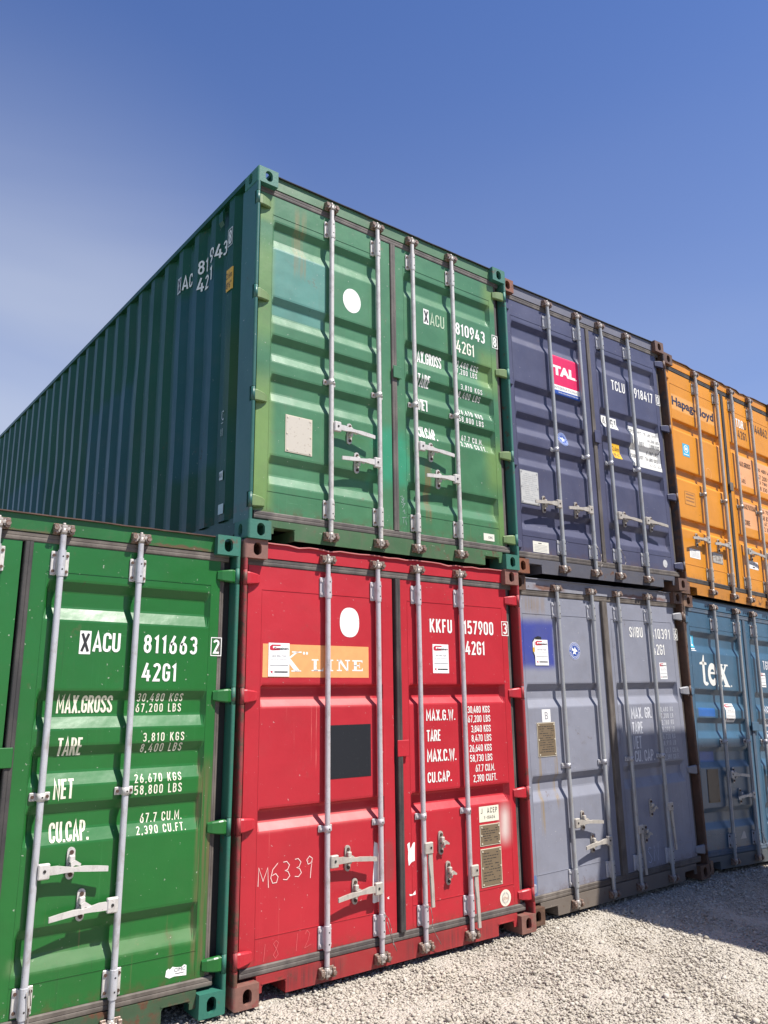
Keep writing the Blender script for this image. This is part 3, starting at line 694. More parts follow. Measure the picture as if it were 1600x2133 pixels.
def container(o):
    """o: dict of the container's position, colours, corrugation and furniture. Returns (root, doors)"""
    root = bpy.data.objects.new('shipping_container', None); COL.objects.link(root)
    root.empty_display_size = 0.3
    root.location = o['loc']; root.rotation_euler = (0, -o.get('roll', 0), o.get('yaw', 0))
    root['label'] = o['label']; root['category'] = 'shipping container'; root['group'] = 'shipping containers stacked two high'
    P = o['paint']; rub = o['rubber']; frame = o['frame']; castm = o['cast']; steel = o['steel']; depth = o.get('depth', 0.030)
    # corner castings
    for sx in (0, 1):
        for sy in (0, 1):
            for sz in (0, 1):
                cm = castm[sx] if isinstance(castm, (list, tuple)) else castm
                put('corner_casting', CAST[(sx, sy, sz)], cm, root, (W*sx, L*sy, H*sz))
    for (sx, sy), me in POST.items():
        pm = o['post'][sx] if isinstance(o['post'], (list, tuple)) else o['post']
        put('corner_post', me, pm, root)
    # header with top lip
    m = MB(); m.box(CW+0.001, W-CW-0.001, YD-0.010, YD+0.10, 2.487, 2.577)
    m.box(0.05, CW+0.001, YD+0.03, YD+0.10, 2.44, H-CH-0.001); m.box(W-CW-0.001, W-0.05, YD+0.03, YD+0.10, 2.44, H-CH-0.001)
    head = put('header_beam', m, o.get('header', P), root)
    lip = wavy_lip(2.584, 0.026, YD+0.12, CW+0.002, W-CW-0.002, o.get('lip_amp', 0.0), o.get('seed', 1))
    put('roof_lip', lip, o.get('lip', P), root)
    # sill with forklift cut-outs next to the castings
    m = MB()
    sb, st = 0.018, 0.134
    y0, y1 = YD-0.014, YD+0.09
    n0, n1, nz = 0.200, 0.356, 0.088
    front = [(CW+0.001, st), (CW+0.001, sb+0.03), (n0, sb+0.03), (n0, nz-0.012), (n0+0.012, nz), (n1-0.012, nz), (n1, nz-0.012), (n1, sb),
             (W-n1, sb), (W-n1, nz-0.012), (W-n1+0.012, nz), (W-n0-0.012, nz), (W-n0, nz-0.012), (W-n0, sb+0.03), (W-CW-0.001, sb+0.03), (W-CW-0.001, st)]
    m.prism(front, 'y', y0, y0+0.010)
    m.box(CW+0.001, W-CW-0.001, y0+0.010, y1, nz+0.004, st-0.002)
    for a in (n1, W-n1-0.008): m.box(a, a+0.008, y0+0.010, y1+0.25, sb, nz+0.003)
    # sloping ledge and pocket rims
    m.box(0.05, W-0.05, YD+0.02, y1, st-0.002+0.001, st+0.006)
    for a in (n0-0.004, W-n1-0.004): m.box(a, a+0.164, y0-0.004, y0-0.0005, nz+0.002, nz+0.008)
    sill = put('door_sill', m, o['sill'], root)
    m = MB(); m.box(0.2, W-0.2, 0.6, 0.62, 0.012, 0.15); put('cross_member', m, DARKIN_SHADE, root)
    # rails, roof, floor, back
    for sx in (0, 1):
        X = (lambda a: a) if sx == 0 else (lambda a: W-a)
        m = MB(); m.box(min(X(0.002), X(0.062)), max(X(0.002), X(0.062)), CD+0.001, L-CD-0.001, 2.546, 2.584)
        put('top_rail', m, o.get('side', P), root)
        m = MB(); a, b = sorted((X(0.030), X(0.070))); m.box(a, b, CD+0.03, L-CD-0.03, 0.050, 0.166)
        a, b = sorted((X(0.006), X(0.070))); m.box(a, b, CD+0.03, L-CD-0.03, 0.040, 0.049)
        put('bottom_rail', m, o.get('side', P), root)
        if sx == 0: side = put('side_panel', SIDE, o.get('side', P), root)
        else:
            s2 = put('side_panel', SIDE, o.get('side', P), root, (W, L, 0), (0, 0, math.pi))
    m = MB(); b = 0; n = 60
    for i in range(n+1):
        y = 0.14+(L-0.28)*i/n; z = 2.572-(0.012 if i % 2 else 0)
        m.v += [(0.06, y, z), (W-0.06, y, z)]
    for i in range(n): m.face([2*i, 2*i+1, 2*i+3, 2*i+2])
    put('roof_panel', m, o.get('side', P), root)
    m = MB(); m.box(0.07, W-0.07, 0.30, L-0.2, 0.14, 0.165); put('floor_panel', m, DARKIN_SHADE, root)
    m = MB(); m.box(0.1, W-0.1, L-0.05, L-0.03, 0.02, 2.58); put('end_panel', m, P, root)
    # doors
    doors = []; zp = zprofile(o['corr'], depth)
    surfs = []
    for k in (0, 1):
        xp = xprofile(k, depth, RAMP); x0, x1 = DOORS[k]
        def surf(x, z, xp=xp, zp=zp): return YD+min(interp(zp, z), interp(xp, x))
        zs = sorted(set(round(z, 5) for z, _ in zp)); xs = sorted(set([q[0] for q in xp]+[PANX[k][0]+0.6*RAMP, PANX[k][1]-0.6*RAMP]+[PANX[k][0]+0.2*i for i in range(1, 5)]))
        m = MB(); nx = len(xs)
        for z in zs:
            for x in xs: m.v.append((x, surf(x, z), z))
        for i in range(len(zs)-1):
            for j in range(nx-1): a = i*nx+j; m.face([a, a+1, a+nx+1, a+nx])
        yb = YD+0.075; b = len(m.v)
        ring = [(x0, DB), (x1, DB), (x1, DT), (x0, DT)]
        for x, z in ring: m.v.append((x, yb, z))
        m.face([b, b+1, b+2, b+3])
        low = [j for j in range(nx)]; hi = [(len(zs)-1)*nx+j for j in range(nx)]
        m.face(low+[b+1, b]); m.face(hi[::-1]+[b+3, b+2])
        m.face([i*nx for i in range(len(zs))][::-1]+[b, b+3]); m.face([i*nx+nx-1 for i in range(len(zs))]+[b+2, b+1])
        # weld lines of the panel
        pa, pb = PANX[k]
        for zz in (2.292, 0.325): m.box(pa, pb, YD-0.0025, YD+0.001, zz-0.002, zz+0.002)
        for xx in (pa-0.001, pb+0.001): m.box(xx-0.0012, xx+0.0012, YD-0.0015, YD+0.001, 0.20, 2.292)
        door = put('door', m, P, root)
        doors.append(door); surfs.append(surf)
        hm = o.get('hinge', P); hm = hm[k] if isinstance(hm, (list, tuple)) else hm
        for hz in HINGE_Z: put('hinge', HINGE[k], hm, door, (0 if k == 0 else W, 0.015, hz))
    # rubber gaskets
    def gasket(name, x0, x1, z0, z1, vert, proud, mat=rub):
        m = MB(); prof = [(0, 0.005), (0.10, 0.001), (0.30, 0.0), (0.44, 0.0005), (0.50, 0.0025), (0.56, 0.0005), (0.88, 0.0), (1, 0.005)]
        b = 0
        for t, d in prof:
            y = YD+proud+d
            if vert:
                x = x0+(x1-x0)*t; m.v += [(x, y, z0), (x, y, z1)]
            else:
                z = z0+(z1-z0)*t; m.v += [(x0, y, z), (x1, y, z)]
        n = len(prof)
        for i in range(n-1): m.face([2*i, 2*i+1, 2*i+3, 2*i+2])
        k2 = len(m.v); yb = YD+0.05
        if vert: m.v += [(x0, yb, z0), (x0, yb, z1), (x1, yb, z0), (x1, yb, z1)]
        else: m.v += [(x0, yb, z0), (x1, yb, z0), (x0, yb, z1), (x1, yb, z1)]
        m.face([0, 1, k2+1, k2]); m.face([2*n-2, 2*n-1, k2+3, k2+2])
        m.face([2*i for i in range(n)]+[k2+2, k2]); m.face([2*i+1 for i in range(n)]+[k2+3, k2+1])
        return put(name, m, mat, root)
    cen = o.get('center_rub', rub); cx0, cx1 = o.get('center_x', (1.190, 1.238))
    gasket('door_gasket', 0.052, W-0.06, DT+0.001, 2.486, False, -0.006)
    gasket('door_gasket', 0.060, W-0.07, 0.136, DB-0.001, False, -0.010)
    gasket('door_gasket', cx0, cx1, DB+0.001, DT-0.0005, True, o.get('center_proud', -0.012), cen)
    gasket('door_gasket', DOORS[1][1]+0.001, DOORS[1][1]+0.030, DB+0.001, DT-0.0005, True, 0.004)
    gasket('door_gasket', 0.030, 0.057, DB+0.001, DT-0.0005, True, 0.010)
    for xa, xb in ((0.0315, 0.052), (DOORS[1][1]+0.0315, W-0.0315)):
        m = MB(); m.box(xa, xb, 0.085, 0.115, DB-0.03, DT+0.03); put('gap_shade_seal', m, RUB_GAP_SHADE, root)  # black seal strip added to paint the shade in the door-to-post gap
    # centre anti-rack plate
    ax0, ax1, az0, az1 = o.get('plate', (1.190, 1.272, 1.335, 1.430))
    m = MB(); m.cbox(ax0, ax1, YD-0.028, YD-0.020, az0, az1, 0.003); m.box(ax1-0.030, ax1-0.004, YD-0.020, YD-0.0005, az0+0.004, az1-0.012)
    put('joint_plate', m, o.get('plate_mat', P), doors[1])
    # lock rods
    a, b = o.get('rods', (0.592, 0.170)); mid = o.get('mid', 1.158)
    xs = [W/2-a, W/2-b, W/2+b, W/2+a]
    if mid not in BR_MID: BR_MID[mid] = bracket_short(mid)
    rods = []
    for i, x in enumerate(xs):
        r = put('lock_rod', ROD, steel, root, (x, 0.0185, 0)); rods.append(r)
        bm_ = [o.get('bracket', steel), o.get('bolt', BOLT), BLACKHOLE]
        put('rod_bracket', BR_TOP, bm_, r); put('rod_bracket', BR_BOT, bm_, r); put('rod_bracket', BR_MID[mid], bm_, r)
        put('locking_cam', CAM_T, o.get('cam', CAM_DULL), r); put('locking_cam', CAM_B, o.get('cam', CAM_DULL), r)
        put('cam_keeper', KEEP_T, o.get('keeper', CAM_RUST), head, (x, 0.012, 0)); put('cam_keeper', KEEP_B, o.get('keeper', CAM_RUST), sill, (x, 0.006, 0))
        h = o['handles'][i]
        if h:
            d, hz, hang = h
            put('door_handle', (HANG if hang else HAND)[d], [o.get('handle_mat', steel), BLACKHOLE], r, (0, 0, hz))
    for (k, x, z) in o['hubs']:
        put('handle_retainer', RET, [o.get('handle_mat', steel), BOLT], doors[k], (x, YD, z))
    return root, doors, surfs, side, rods

def cuts_for(corr):
    c = []
    for (a, b, cc, d) in corr: c += [d-0.006, d+0.0036, cc-0.006, cc+0.006, b-0.006, b+min(.006, (a-b)*.3), a-min(.006, (a-b)*.3), a+0.006]
    return c

def data_plate(parent, x0, z0, x1, z1, mat, surf, rim=PLATE_RIM, ink=None, label=None):
    m = MB(); y = surf((x0+x1)/2, (z0+z1)/2)
    m.cbox(x0, x1, y-0.0050, y-0.0008, z0, z1, 0.001)
    m.mi = 1
    for (a, b) in ((x0+0.012, z0+0.012), (x1-0.012, z0+0.012), (x0+0.012, z1-0.012), (x1-0.012, z1-0.012), (x0+0.008, (z0+z1)/2), (x1-0.008, (z0+z1)/2)):
        m.cyl((a, y-0.008, b), (a, y-0.005, b), 0.0065, 0.005, 8)
    w = 0.005
    for q in ((x0-w, x1+w, z1, z1+w), (x0-w, x1+w, z0-w, z0), (x0-w, x0, z0, z1), (x1, x1+w, z0, z1)): m.box(q[0], q[1], y-0.0035, y-0.0008, q[2], q[3])
    o = put('data_plate', m, [mat, rim], parent, label=label)
    if ink:
        p = Print(); rnd = random.Random(int(x0*1000)); n = max(4, int((z1-z0)/0.020))
        for i in range(n):
            z = z1-0.025-i*(z1-z0-0.04)/n; a = x0+0.018
            while a < x1-0.03:
                l = 0.008+rnd.random()*0.03
                if rnd.random() < 0.72: p.rect(a, z-0.003, min(a+l, x1-0.016), z+0.002)
                a += l+0.006
        p.build('plate_lettering', ink, parent, lambda u, z: y-0.005, base=0.0004)
    return o

def yard_sticker(parent, x0, z0, x1, z1, surf, cz=(), code='204 396 7235'):
    """white rental sticker: red box logo, phone number, rules"""
    p = Print(); w, h = x1-x0, z1-z0
    p.rect(x0, z0, x1, z1, 0)
    X = lambda a: x0+a*w
    Z = lambda b: z0+b*h
    p.poly([(X(.06), Z(.80)), (X(.06), Z(.90)), (X(.16), Z(.95)), (X(.60), Z(.95)), (X(.54), Z(.91)), (X(.20), Z(.91)), (X(.20), Z(.84)), (X(.50), Z(.84)), (X(.56), Z(.79)), (X(.16), Z(.775))][:10], 1, 0.0008)
    p.text('Containers', X(.26), Z(.80), X(.95), Z(.88), 2, 0.02, lift=0.0014)
    p.text(code, X(.17), Z(.585), X(.85), Z(.635), 3, 0.01, lift=0.0008)
    p.text('Sale, Rental, Modifications', X(.10), Z(.50), X(.92), Z(.53), 3, 0.0, lift=0.0008)
    p.rect(X(.08), Z(.325), X(.94), Z(.345), 3, 0.0008)
    p.poly([(X(.10), Z(.16)), (X(.14), Z(.11)), (X(.22), Z(.09)), (X(.19), Z(.13)), (X(.22), Z(.17))], 1, 0.0008)
    p.rect(X(.29), Z(.115), X(.92), Z(.155), 2, 0.0008)
    return p.build('rental_sticker', [PAPER, RED_INK, BLACK, GREY_INK], parent, surf, cz, label='white rental sticker with a red box logo and phone number')

def boxed(p, ch, x0, z0, x1, z1, mi=0, bold=0.01, w=0.007):
    p.frame(x0, z0, x1, z1, w, mi); p.sign(ch, x0+0.015, z0+0.014, x1-0.015, z1-0.014, mi, 0.15)

def seal_wire(rod, pts):
    m = MB(); m.tube(pts, 0.0022, 6); put('seal_wire', m, WIRE, rod)

def letter_marks(door, surf, cuts, mat, rows, name='lettering', bold=0.022, label=None, parent=None):
    for r in rows:
        p = Print()
        if all(c in FONT for c in r[0]): p.sign(r[0], r[1], r[2], r[3], r[4], 0, 0.145 if len(r) <= 5 else 0.125+r[5]*1.8)
        else: p.text(r[0], r[1], r[2], r[3], r[4], 0, (r[5]+0.006) if len(r) > 5 else bold)
        p.build(name, mat, door, surf, cuts, label=label)

# ------------------------------------------------------------------ ground (before the containers stand on it)
def ground_z(x, y):
    return -0.022-0.036*max(0.0, x-4.95)
def make_ground():
    t = MT('crushed limestone ground', 0.95)
    c = t.mix(t.ramp(t.noise(1.3, 5), 0.35, 0.7), (0.38, 0.34, 0.28, 1), (0.47, 0.43, 0.36, 1))
    v = t.N.new('ShaderNodeTexVoronoi'); v.inputs['Scale'].default_value = 70; t.L.new(t.tc.outputs['Object'], v.inputs['Vector'])
    c = t.mix(t.ramp(v.outputs['Distance'], 0.35, 0.75, 0, 0.25), c, (0.26, 0.23, 0.19, 1))
    v2 = t.mix(t.ramp(v.outputs['Color'], 0.2, 0.9, 0, 0.25), c, (0.6, 0.57, 0.52, 1))
    t.bump(t.ramp(v.outputs['Distance'], 0, 0.8, 1, 0), 0.9, 0.012)
    t.bump(t.noise(16, 5), 0.5, 0.03)
    gm = t.out(v2)
    xs = sorted(set([-600, -200, -60, -20, -8] + [round(-5+0.25*i, 3) for i in range(80)] + [15, 20, 40, 60, 200, 600]))
    ys = sorted(set([-600, -200, -60, -20, -8] + [round(-5+0.25*i, 3) for i in range(28)] + [4, 10, 20, 60, 200, 600]))
    rnd = random.Random(3); v = []; f = []
    for y in ys:
        for x in xs:
            z = ground_z(min(x, 7.6), y) if abs(y) < 20 else ground_z(min(x, 7.6), 0)
            if -5 <= x <= 12 and -5 <= y <= 1: z += rnd.uniform(-0.007, 0.007)
            v.append((x, y, z-0.004))
    n = len(xs)
    for i in range(len(ys)-1):
        for j in range(n-1): a = i*n+j; f.append((a, a+1, a+n+1, a+n))
    me = bpy.data.meshes.new('ground'); me.from_pydata(v, [], f); me.update()
    for p in me.polygons: p.use_smooth = True
    o = bpy.data.objects.new('ground', me); COL.objects.link(o); me.materials.append(gm); o['kind'] = 'structure'
make_ground()

def make_gravel():
    rng = np.random.default_rng(11)
    bm = bmesh.new(); bmesh.ops.create_icosphere(bm, subdivisions=1, radius=1.0)
    bv = np.array([v.co[:] for v in bm.verts]); bf = np.array([[v.index for v in q.verts] for q in bm.faces]); bm.free()
    pts = []
    def region(n, x0, x1, y0, y1, lo, hi, pw):
        x = rng.uniform(x0, x1, n); y = rng.uniform(y0, y1, n); s = lo+(hi-lo)*rng.random(n)**pw
        pts.append(np.stack([x, y, s], 1))
    region(64000, -0.7, 6.8, -2.4, 0.42, 0.0032, 0.0115, 1.8)
    region(1100, -0.7, 6.5, -2.4, 0.15, 0.011, 0.022, 3.0)
    region(17000, -3.2, 9.5, -5.0, 0.45, 0.008, 0.020, 1.6)
    P = np.concatenate(pts); n = len(P)
    T = []
    for k in range(12):
        d = bv*(1+rng.uniform(-0.34, 0.28, (len(bv), 1)))+rng.uniform(-0.13, 0.13, bv.shape); T.append(d)
    T = np.array(T); k = rng.integers(0, 12, n)
    V = T[k]*P[:, 2][:, None, None]
    V = V*np.stack([rng.uniform(0.8, 1.35, n), rng.uniform(0.7, 1.1, n), rng.uniform(0.45, 0.85, n)], 1)[:, None, :]
    a = rng.uniform(0, 6.28, n); b = rng.normal(0, 0.35, n)
    ca, sa, cb, sb = np.cos(a), np.sin(a), np.cos(b), np.sin(b)
    x, y, z = V[..., 0], V[..., 1], V[..., 2]
    y2 = y*cb[:, None]-z*sb[:, None]; z2 = y*sb[:, None]+z*cb[:, None]
    X = x*ca[:, None]-y2*sa[:, None]+P[:, 0][:, None]; Y = x*sa[:, None]+y2*ca[:, None]+P[:, 1][:, None]
    gz = -0.022-0.036*np.maximum(0, np.minimum(P[:, 0], 7.6)-4.95)
    Z = z2+gz[:, None]+(P[:, 2]*rng.uniform(-0.55, 0.38, n))[:, None]
    V = np.stack([X, Y, Z], 2).reshape(-1, 3)
    F = (bf[None]+(np.arange(n)*len(bv))[:, None, None]).reshape(-1, 3)
    me = bpy.data.meshes.new('gravel')
    me.vertices.add(len(V)); me.vertices.foreach_set('co', V.astype(np.float32).ravel())
    me.loops.add(len(F)*3); me.loops.foreach_set('vertex_index', F.astype(np.int32).ravel())
    me.polygons.add(len(F)); me.polygons.foreach_set('loop_start', np.arange(len(F), dtype=np.int32)*3)
    at = me.attributes.new('tone', 'FLOAT', 'POINT'); tone = np.repeat(rng.random(n), len(bv)).astype(np.float32)
    at.data.foreach_set('value', tone)
    me.update(calc_edges=True)
    t = MT('limestone chippings', 0.92)
    an = t.N.new('ShaderNodeAttribute'); an.attribute_name = 'tone'
    c = t.mix(an.outputs['Fac'], (0.31, 0.275, 0.22, 1), (0.50, 0.46, 0.39, 1))
    c = t.mix(t.ramp(an.outputs['Fac'], 0.93, 0.97), c, (0.20, 0.17, 0.14, 1))
    c = t.mix(t.ramp(t.noise(1.1, 5), 0.4, 0.75, 0, 0.35), c, (0.45, 0.39, 0.30, 1))
    t.bump(t.noise(220, 3), 0.3, 0.002)
    me.materials.append(t.out(c))
    o = bpy.data.objects.new('gravel', me); COL.objects.link(o); o['kind'] = 'stuff'; o['label'] = 'pale crushed limestone gravel covering the yard'
make_gravel()

# ------------------------------------------------------------------ the containers
TEAL = (0.045, 0.235, 0.155, 1)
# --- upper green container (the one whose long side shows)
YG = (0.17, 0.27, 0.075, 1)
p_top = paint('upper container green paint', (0.070, 0.215, 0.100), rust=0.12, dirt=0.35, fade=0.08, rough=0.38, seed=1, light=(0.12, 0.30, 0.15, 1), patches=(
    patch(0, 0.158, 0.600, 1.560, 2.045, (0.095, 0.245, 0.205, 1), 0.010, 0.0, 0.9),
    patch(0, 0.02, 0.185, 0.18, 1.10, YG, 0.045, 0.03, 0.85, 3, 0.12),
    patch(0, 0.02, 0.165, 1.35, 2.05, YG, 0.03, 0.03, 0.6, 3, 0.12),
    patch(0, 0.02, 0.160, 2.22, 2.42, YG, 0.02, 0.02, 0.7, 3, 0.03),
    patch(0, 2.12, 2.36, 1.45, 1.80, YG, 0.06, 0.04, 0.7, 3, 0.08),
    patch(0, 2.20, 2.36, 2.20, 2.42, YG, 0.06, 0.03, 0.8, 3, 0.05),
    patch(0, 2.16, 2.36, 0.62, 1.02, YG, 0.08, 0.05, 0.75, 3, 0.10),
    patch(0, 2.24, 2.36, 0.20, 0.55, YG, 0.06, 0.04, 0.7, 3, 0.08),
    patch(0, 1.02, 1.34, 0.52, 0.92, (0.03, 0.27, 0.15, 1), 0.06, 0.10, 0.75, 7),
    stain(0, 0.33, 0.43, 1.90, 2.40, (0.24, 0.17, 0.07, 1), 0.7), drip(0.17, 1.08, 0.3, 2.3, (0.035, 0.11, 0.045, 1), 0.6), drip(1.34, 2.25, 0.3, 2.3, (0.035, 0.11, 0.045, 1), 0.5), drip(0.17, 2.25, 0.19, 0.9, (0.20, 0.17, 0.08, 1), 0.5, 50, 0.68),
    stain(0, 1.50, 1.56, 0.30, 0.72, (0.25, 0.09, 0.04, 1), 0.7),
))
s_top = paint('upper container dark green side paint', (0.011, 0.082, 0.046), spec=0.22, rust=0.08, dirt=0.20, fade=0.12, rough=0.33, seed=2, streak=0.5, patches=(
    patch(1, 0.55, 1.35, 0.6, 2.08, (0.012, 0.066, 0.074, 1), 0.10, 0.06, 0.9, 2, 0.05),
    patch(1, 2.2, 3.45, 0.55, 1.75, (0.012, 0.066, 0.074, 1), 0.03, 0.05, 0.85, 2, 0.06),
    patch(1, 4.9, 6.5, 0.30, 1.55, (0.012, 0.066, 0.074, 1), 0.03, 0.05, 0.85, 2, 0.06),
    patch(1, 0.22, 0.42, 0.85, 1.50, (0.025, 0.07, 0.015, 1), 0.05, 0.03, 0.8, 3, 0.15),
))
post_top = paint('teal corner post', (0.036, 0.145, 0.118), rust=0.15, dirt=0.2, fade=0.1, rough=0.4, seed=3)
hinge_top = paint('yellow green hinges', (0.19, 0.28, 0.11), rust=0.45, dirt=0.4, seed=4)
sill_top = paint('upper green container sill', (0.065, 0.16, 0.065), rust=0.75, dirt=1.0, fade=0.2, rough=0.6, seed=5, streak=1.2)
head_top = paint('upper green container header', (0.085, 0.20, 0.095), rust=0.45, dirt=0.8, fade=0.15, rough=0.5, seed=6)
cast_top = casting_mat('teal casting', (0.042, 0.185, 0.135, 1), 0.12, 1)
cutT = cuts_for(C5)
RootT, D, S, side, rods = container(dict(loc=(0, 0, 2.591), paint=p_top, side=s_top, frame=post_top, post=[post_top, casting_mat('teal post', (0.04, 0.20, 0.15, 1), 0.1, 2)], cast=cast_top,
    rubber=RUB_GREY, sill=sill_top, header=head_top, hinge=hinge_top, steel=GALV_WARM, corr=C5, rods=(0.592, 0.172), lip=DARKIN_SHADE, lip_amp=0.002, seed=1,  # lip coloured near-black for the shade under the roof edge
    handles=[(1, 0.838, False), (-1, 0.640, False), (1, 0.838, False), (-1, 0.640, False)],
    hubs=[(0, 0.798, 0.824), (0, 0.860, 0.624), (1, 1.556, 0.824), (1, 1.622, 0.625)],
    label='green shipping container stacked on the red one, its long corrugated side showing'))
p = Print(); p.ell(0.829, 1.846, 0.080, 0.094, 0, n=32); p.build('white_disc', WHITE, D[0], S[0], cutT)
data_plate(D[0], 0.287, 0.612, 0.487, 0.858, SILVER, S[0], ink=None, label='blank weathered aluminium plate')
def xbox(D1, S1, cuts, x0=1.522, x1=1.578, z0=1.870, z1=1.996):
    p = Print(); p.rect(x0, z0, x1, z1, 0); p.sign('X', x0+0.007, z0+0.014, x1-0.007, z1-0.014, 1, 0.15, lift=0.0008)
    p.build('letter_patch', [WHITE, BLACK], D1, S1, cuts)
xbox(D[1], S[1], cutT)
letter_marks(D[1], S[1], cutT, worn('ghost lettering', (0.42, 0.52, 0.36, 1), 1.0, (0.06, 0.24, 0.10, 1)), [('ACU', 1.590, 1.876, 1.742, 1.982, -0.012)])
letter_marks(D[1], S[1], cutT, WHITE, [('810943', 1.866, 1.876, 2.196, 1.980, 0.014)])
letter_marks(D[1], S[1], cutT, WORN_GREEN, [('42G1', 1.866, 1.724, 2.068, 1.830, 0.0)])
p = Print(); boxed(p, '8', 2.283, 1.868, 2.350, 1.986, 0, 0.015, 0.006); p.build('check_digit', WHITE, D[1], S[1], cutT)
rowsT = [('MAX.GROSS', 1.430, 1.545, 1.722, 1.640), ('TARE', 1.450, 1.345, 1.578, 1.440), ('NET', 1.450, 1.143, 1.546, 1.236), ('CU.CAP.', 1.448, 0.930, 1.640, 1.024),
         ('30,480 KGS', 1.858, 1.612, 2.126, 1.658, 0.004), ('67,200 LBS', 1.858, 1.555, 2.118, 1.601, 0.004), ('3,810 KGS', 1.900, 1.412, 2.140, 1.456, 0.004), ('8,400 LBS', 1.890, 1.350, 2.130, 1.395, 0.004),
         ('26,670 KGS', 1.866, 1.200, 2.138, 1.244, 0.004), ('58,800 LBS', 1.866, 1.138, 2.140, 1.184, 0.004), ('67.7 CU.M.', 1.915, 0.996, 2.152, 1.040, 0.004), ('2,390 CU.FT.', 1.890, 0.938, 2.174, 0.980, 0.004)]
letter_marks(D[1], S[1], cutT, WHITE, rowsT)
p = Print(); p.rect(2.090, 0.214, 2.208, 0.270, 0); p.text('CIMC', 2.140, 0.232, 2.190, 0.250, 1, 0.0, lift=0.0006); p.build('maker_label', [PAPER_OLD, BLACK], D[1], S[1])
p = Print()
for q in ([(1.255, .44), (1.275, .45), (1.268, .42), (1.290, .43), (1.280, .40), (1.262, .40), (1.290, .44)], [(1.27, .385), (1.30, .40), (1.275, .36)], [(1.275, .33), (1.29, .35), (1.295, .32)], [(1.27, .29), (1.305, .295)], [(1.285, .29), (1.28, .25)], [(1.30, .27), (1.31, .24)]):
    p.stroke(q, 0.0022, 0)
p.build('scribble', CHALK_PALE, D[1], S[1])
# side markings
def side_surf(y, z): return interp(SP, y)
cutS = []
for y, x in SP[1:-1]: cutS.append(y)
cutS = [c for c in cutS if c < 1.6]
def side_text(rows, mat, parent=side):
    p = Print()
    for (tx, ya, z0, yb, z1) in rows: p.text(tx, -ya, z0, -yb, z1, 0, 0.006)     # reads with y falling to the right
    for i, (u, z) in enumerate(p.v): p.v[i] = (-u, z)
    return p.build('side_lettering', mat, parent, side_surf, (), cutS, side=True, base=0.006)
B = H
WSL = worn('side lettering paint', (0.62, 0.66, 0.62, 1), 0.5, (0.1, 0.2, 0.15, 1))
def side_sign(rows, mat):
    for (tx, ya, z0, yb, z1) in rows:
        p = Print(); p.sign(tx, -ya, z0-B, -yb, z1-B, 0, 0.14)
        for i, (u, z) in enumerate(p.v): p.v[i] = (-u, z)
        p.build('side_lettering', mat, side, side_surf, (), cutS, side=True, base=0.006)
side_sign([('A', 1.208, 4.765, 1.150, 4.880), ('C', 1.143, 4.765, 1.085, 4.880), ('U', 1.065, 4.765, 1.015, 4.880), ('8', 0.922, 4.765, 0.862, 4.880), ('1', 0.850, 4.765, 0.810, 4.880), ('0', 0.780, 4.765, 0.725, 4.880),
           ('9', 0.712, 4.765, 0.648, 4.880), ('4', 0.636, 4.765, 0.572, 4.880), ('3', 0.565, 4.765, 0.505, 4.880),
           ('4', 0.924, 4.620, 0.860, 4.735), ('2', 0.852, 4.620, 0.795, 4.735), ('G', 0.780, 4.620, 0.725, 4.735), ('1', 0.700, 4.620, 0.665, 4.735)], WSL)
def side_print(name, build, mats, label=None):
    p = Print(); build(p)
    for i, (u, z) in enumerate(p.v): p.v[i] = (-u, z)
    return p.build(name, mats, side, side_surf, (), cutS, side=True, base=0.006, label=label)
side_print('letter_patch', lambda p: (p.rect(-1.285, 4.755-B, -1.222, 4.890-B, 0), p.sign('X', -1.278, 4.770-B, -1.229, 4.878-B, 1, 0.13, lift=0.001)), [worn('grey patch', (0.4, 0.45, 0.45, 1), 0.4, (0.1, 0.2, 0.2, 1)), BLACK])
side_print('check_digit', lambda p: boxed(p, '8', -0.425, 4.755-B, -0.356, 4.895-B, 0, 0.01, 0.006), worn('side digit paint', (0.55, 0.6, 0.56, 1), 0.4, (0.1, 0.2, 0.15, 1)))
side_print('height_sticker', lambda p: (p.rect(-0.435, 4.405-B, -0.338, 4.575-B, 0), p.text('2.6m', -0.428, 4.500-B, -0.348, 4.550-B, 1, 0.0, lift=0.001), p.text("8'6\"", -0.425, 4.425-B, -0.352, 4.475-B, 1, 0.0, lift=0.001)), [YELLOW_OLD, BLACK], 'yellow height sticker')
side_print('inspection_mark', lambda p: (p.text('iTC', -0.465, 3.455-B, -0.395, 3.525-B, 0, 0.0), p.text('81', -0.445, 3.345-B, -0.405, 3.400-B, 0, 0.0), p.rect(-0.455, 3.435-B, -0.40, 3.440-B, 0)), worn('faint side marks', (0.45, 0.5, 0.47, 1), 0.7, (0.05, 0.14, 0.1, 1)))
side_print('small_label', lambda p: (p.poly([(-0.458, 3.105-B), (-0.43, 3.095-B), (-0.38, 3.10-B), (-0.38, 3.035-B), (-0.435, 3.04-B)], 0), p.text('AV', -0.43, 3.05-B, -0.39, 3.085-B, 1, 0.0, lift=0.001)), [worn('torn label', (0.55, 0.58, 0.58, 1), 0.4, (0.2, 0.25, 0.25, 1)), BLACK])
side_print('small_label', lambda p: p.rect(-0.432, 2.805-B, -0.358, 2.872-B, 0), worn('blank label', (0.5, 0.55, 0.56, 1), 0.3, (0.3, 0.35, 0.35, 1)))
m = MB(); m.prism([(0.012, 2.39), (-0.004, 2.42), (-0.006, 2.49), (0.012, 2.53)], 'y', 0.50, 0.56); put('vent', m, s_top, side, label='small vent cover')

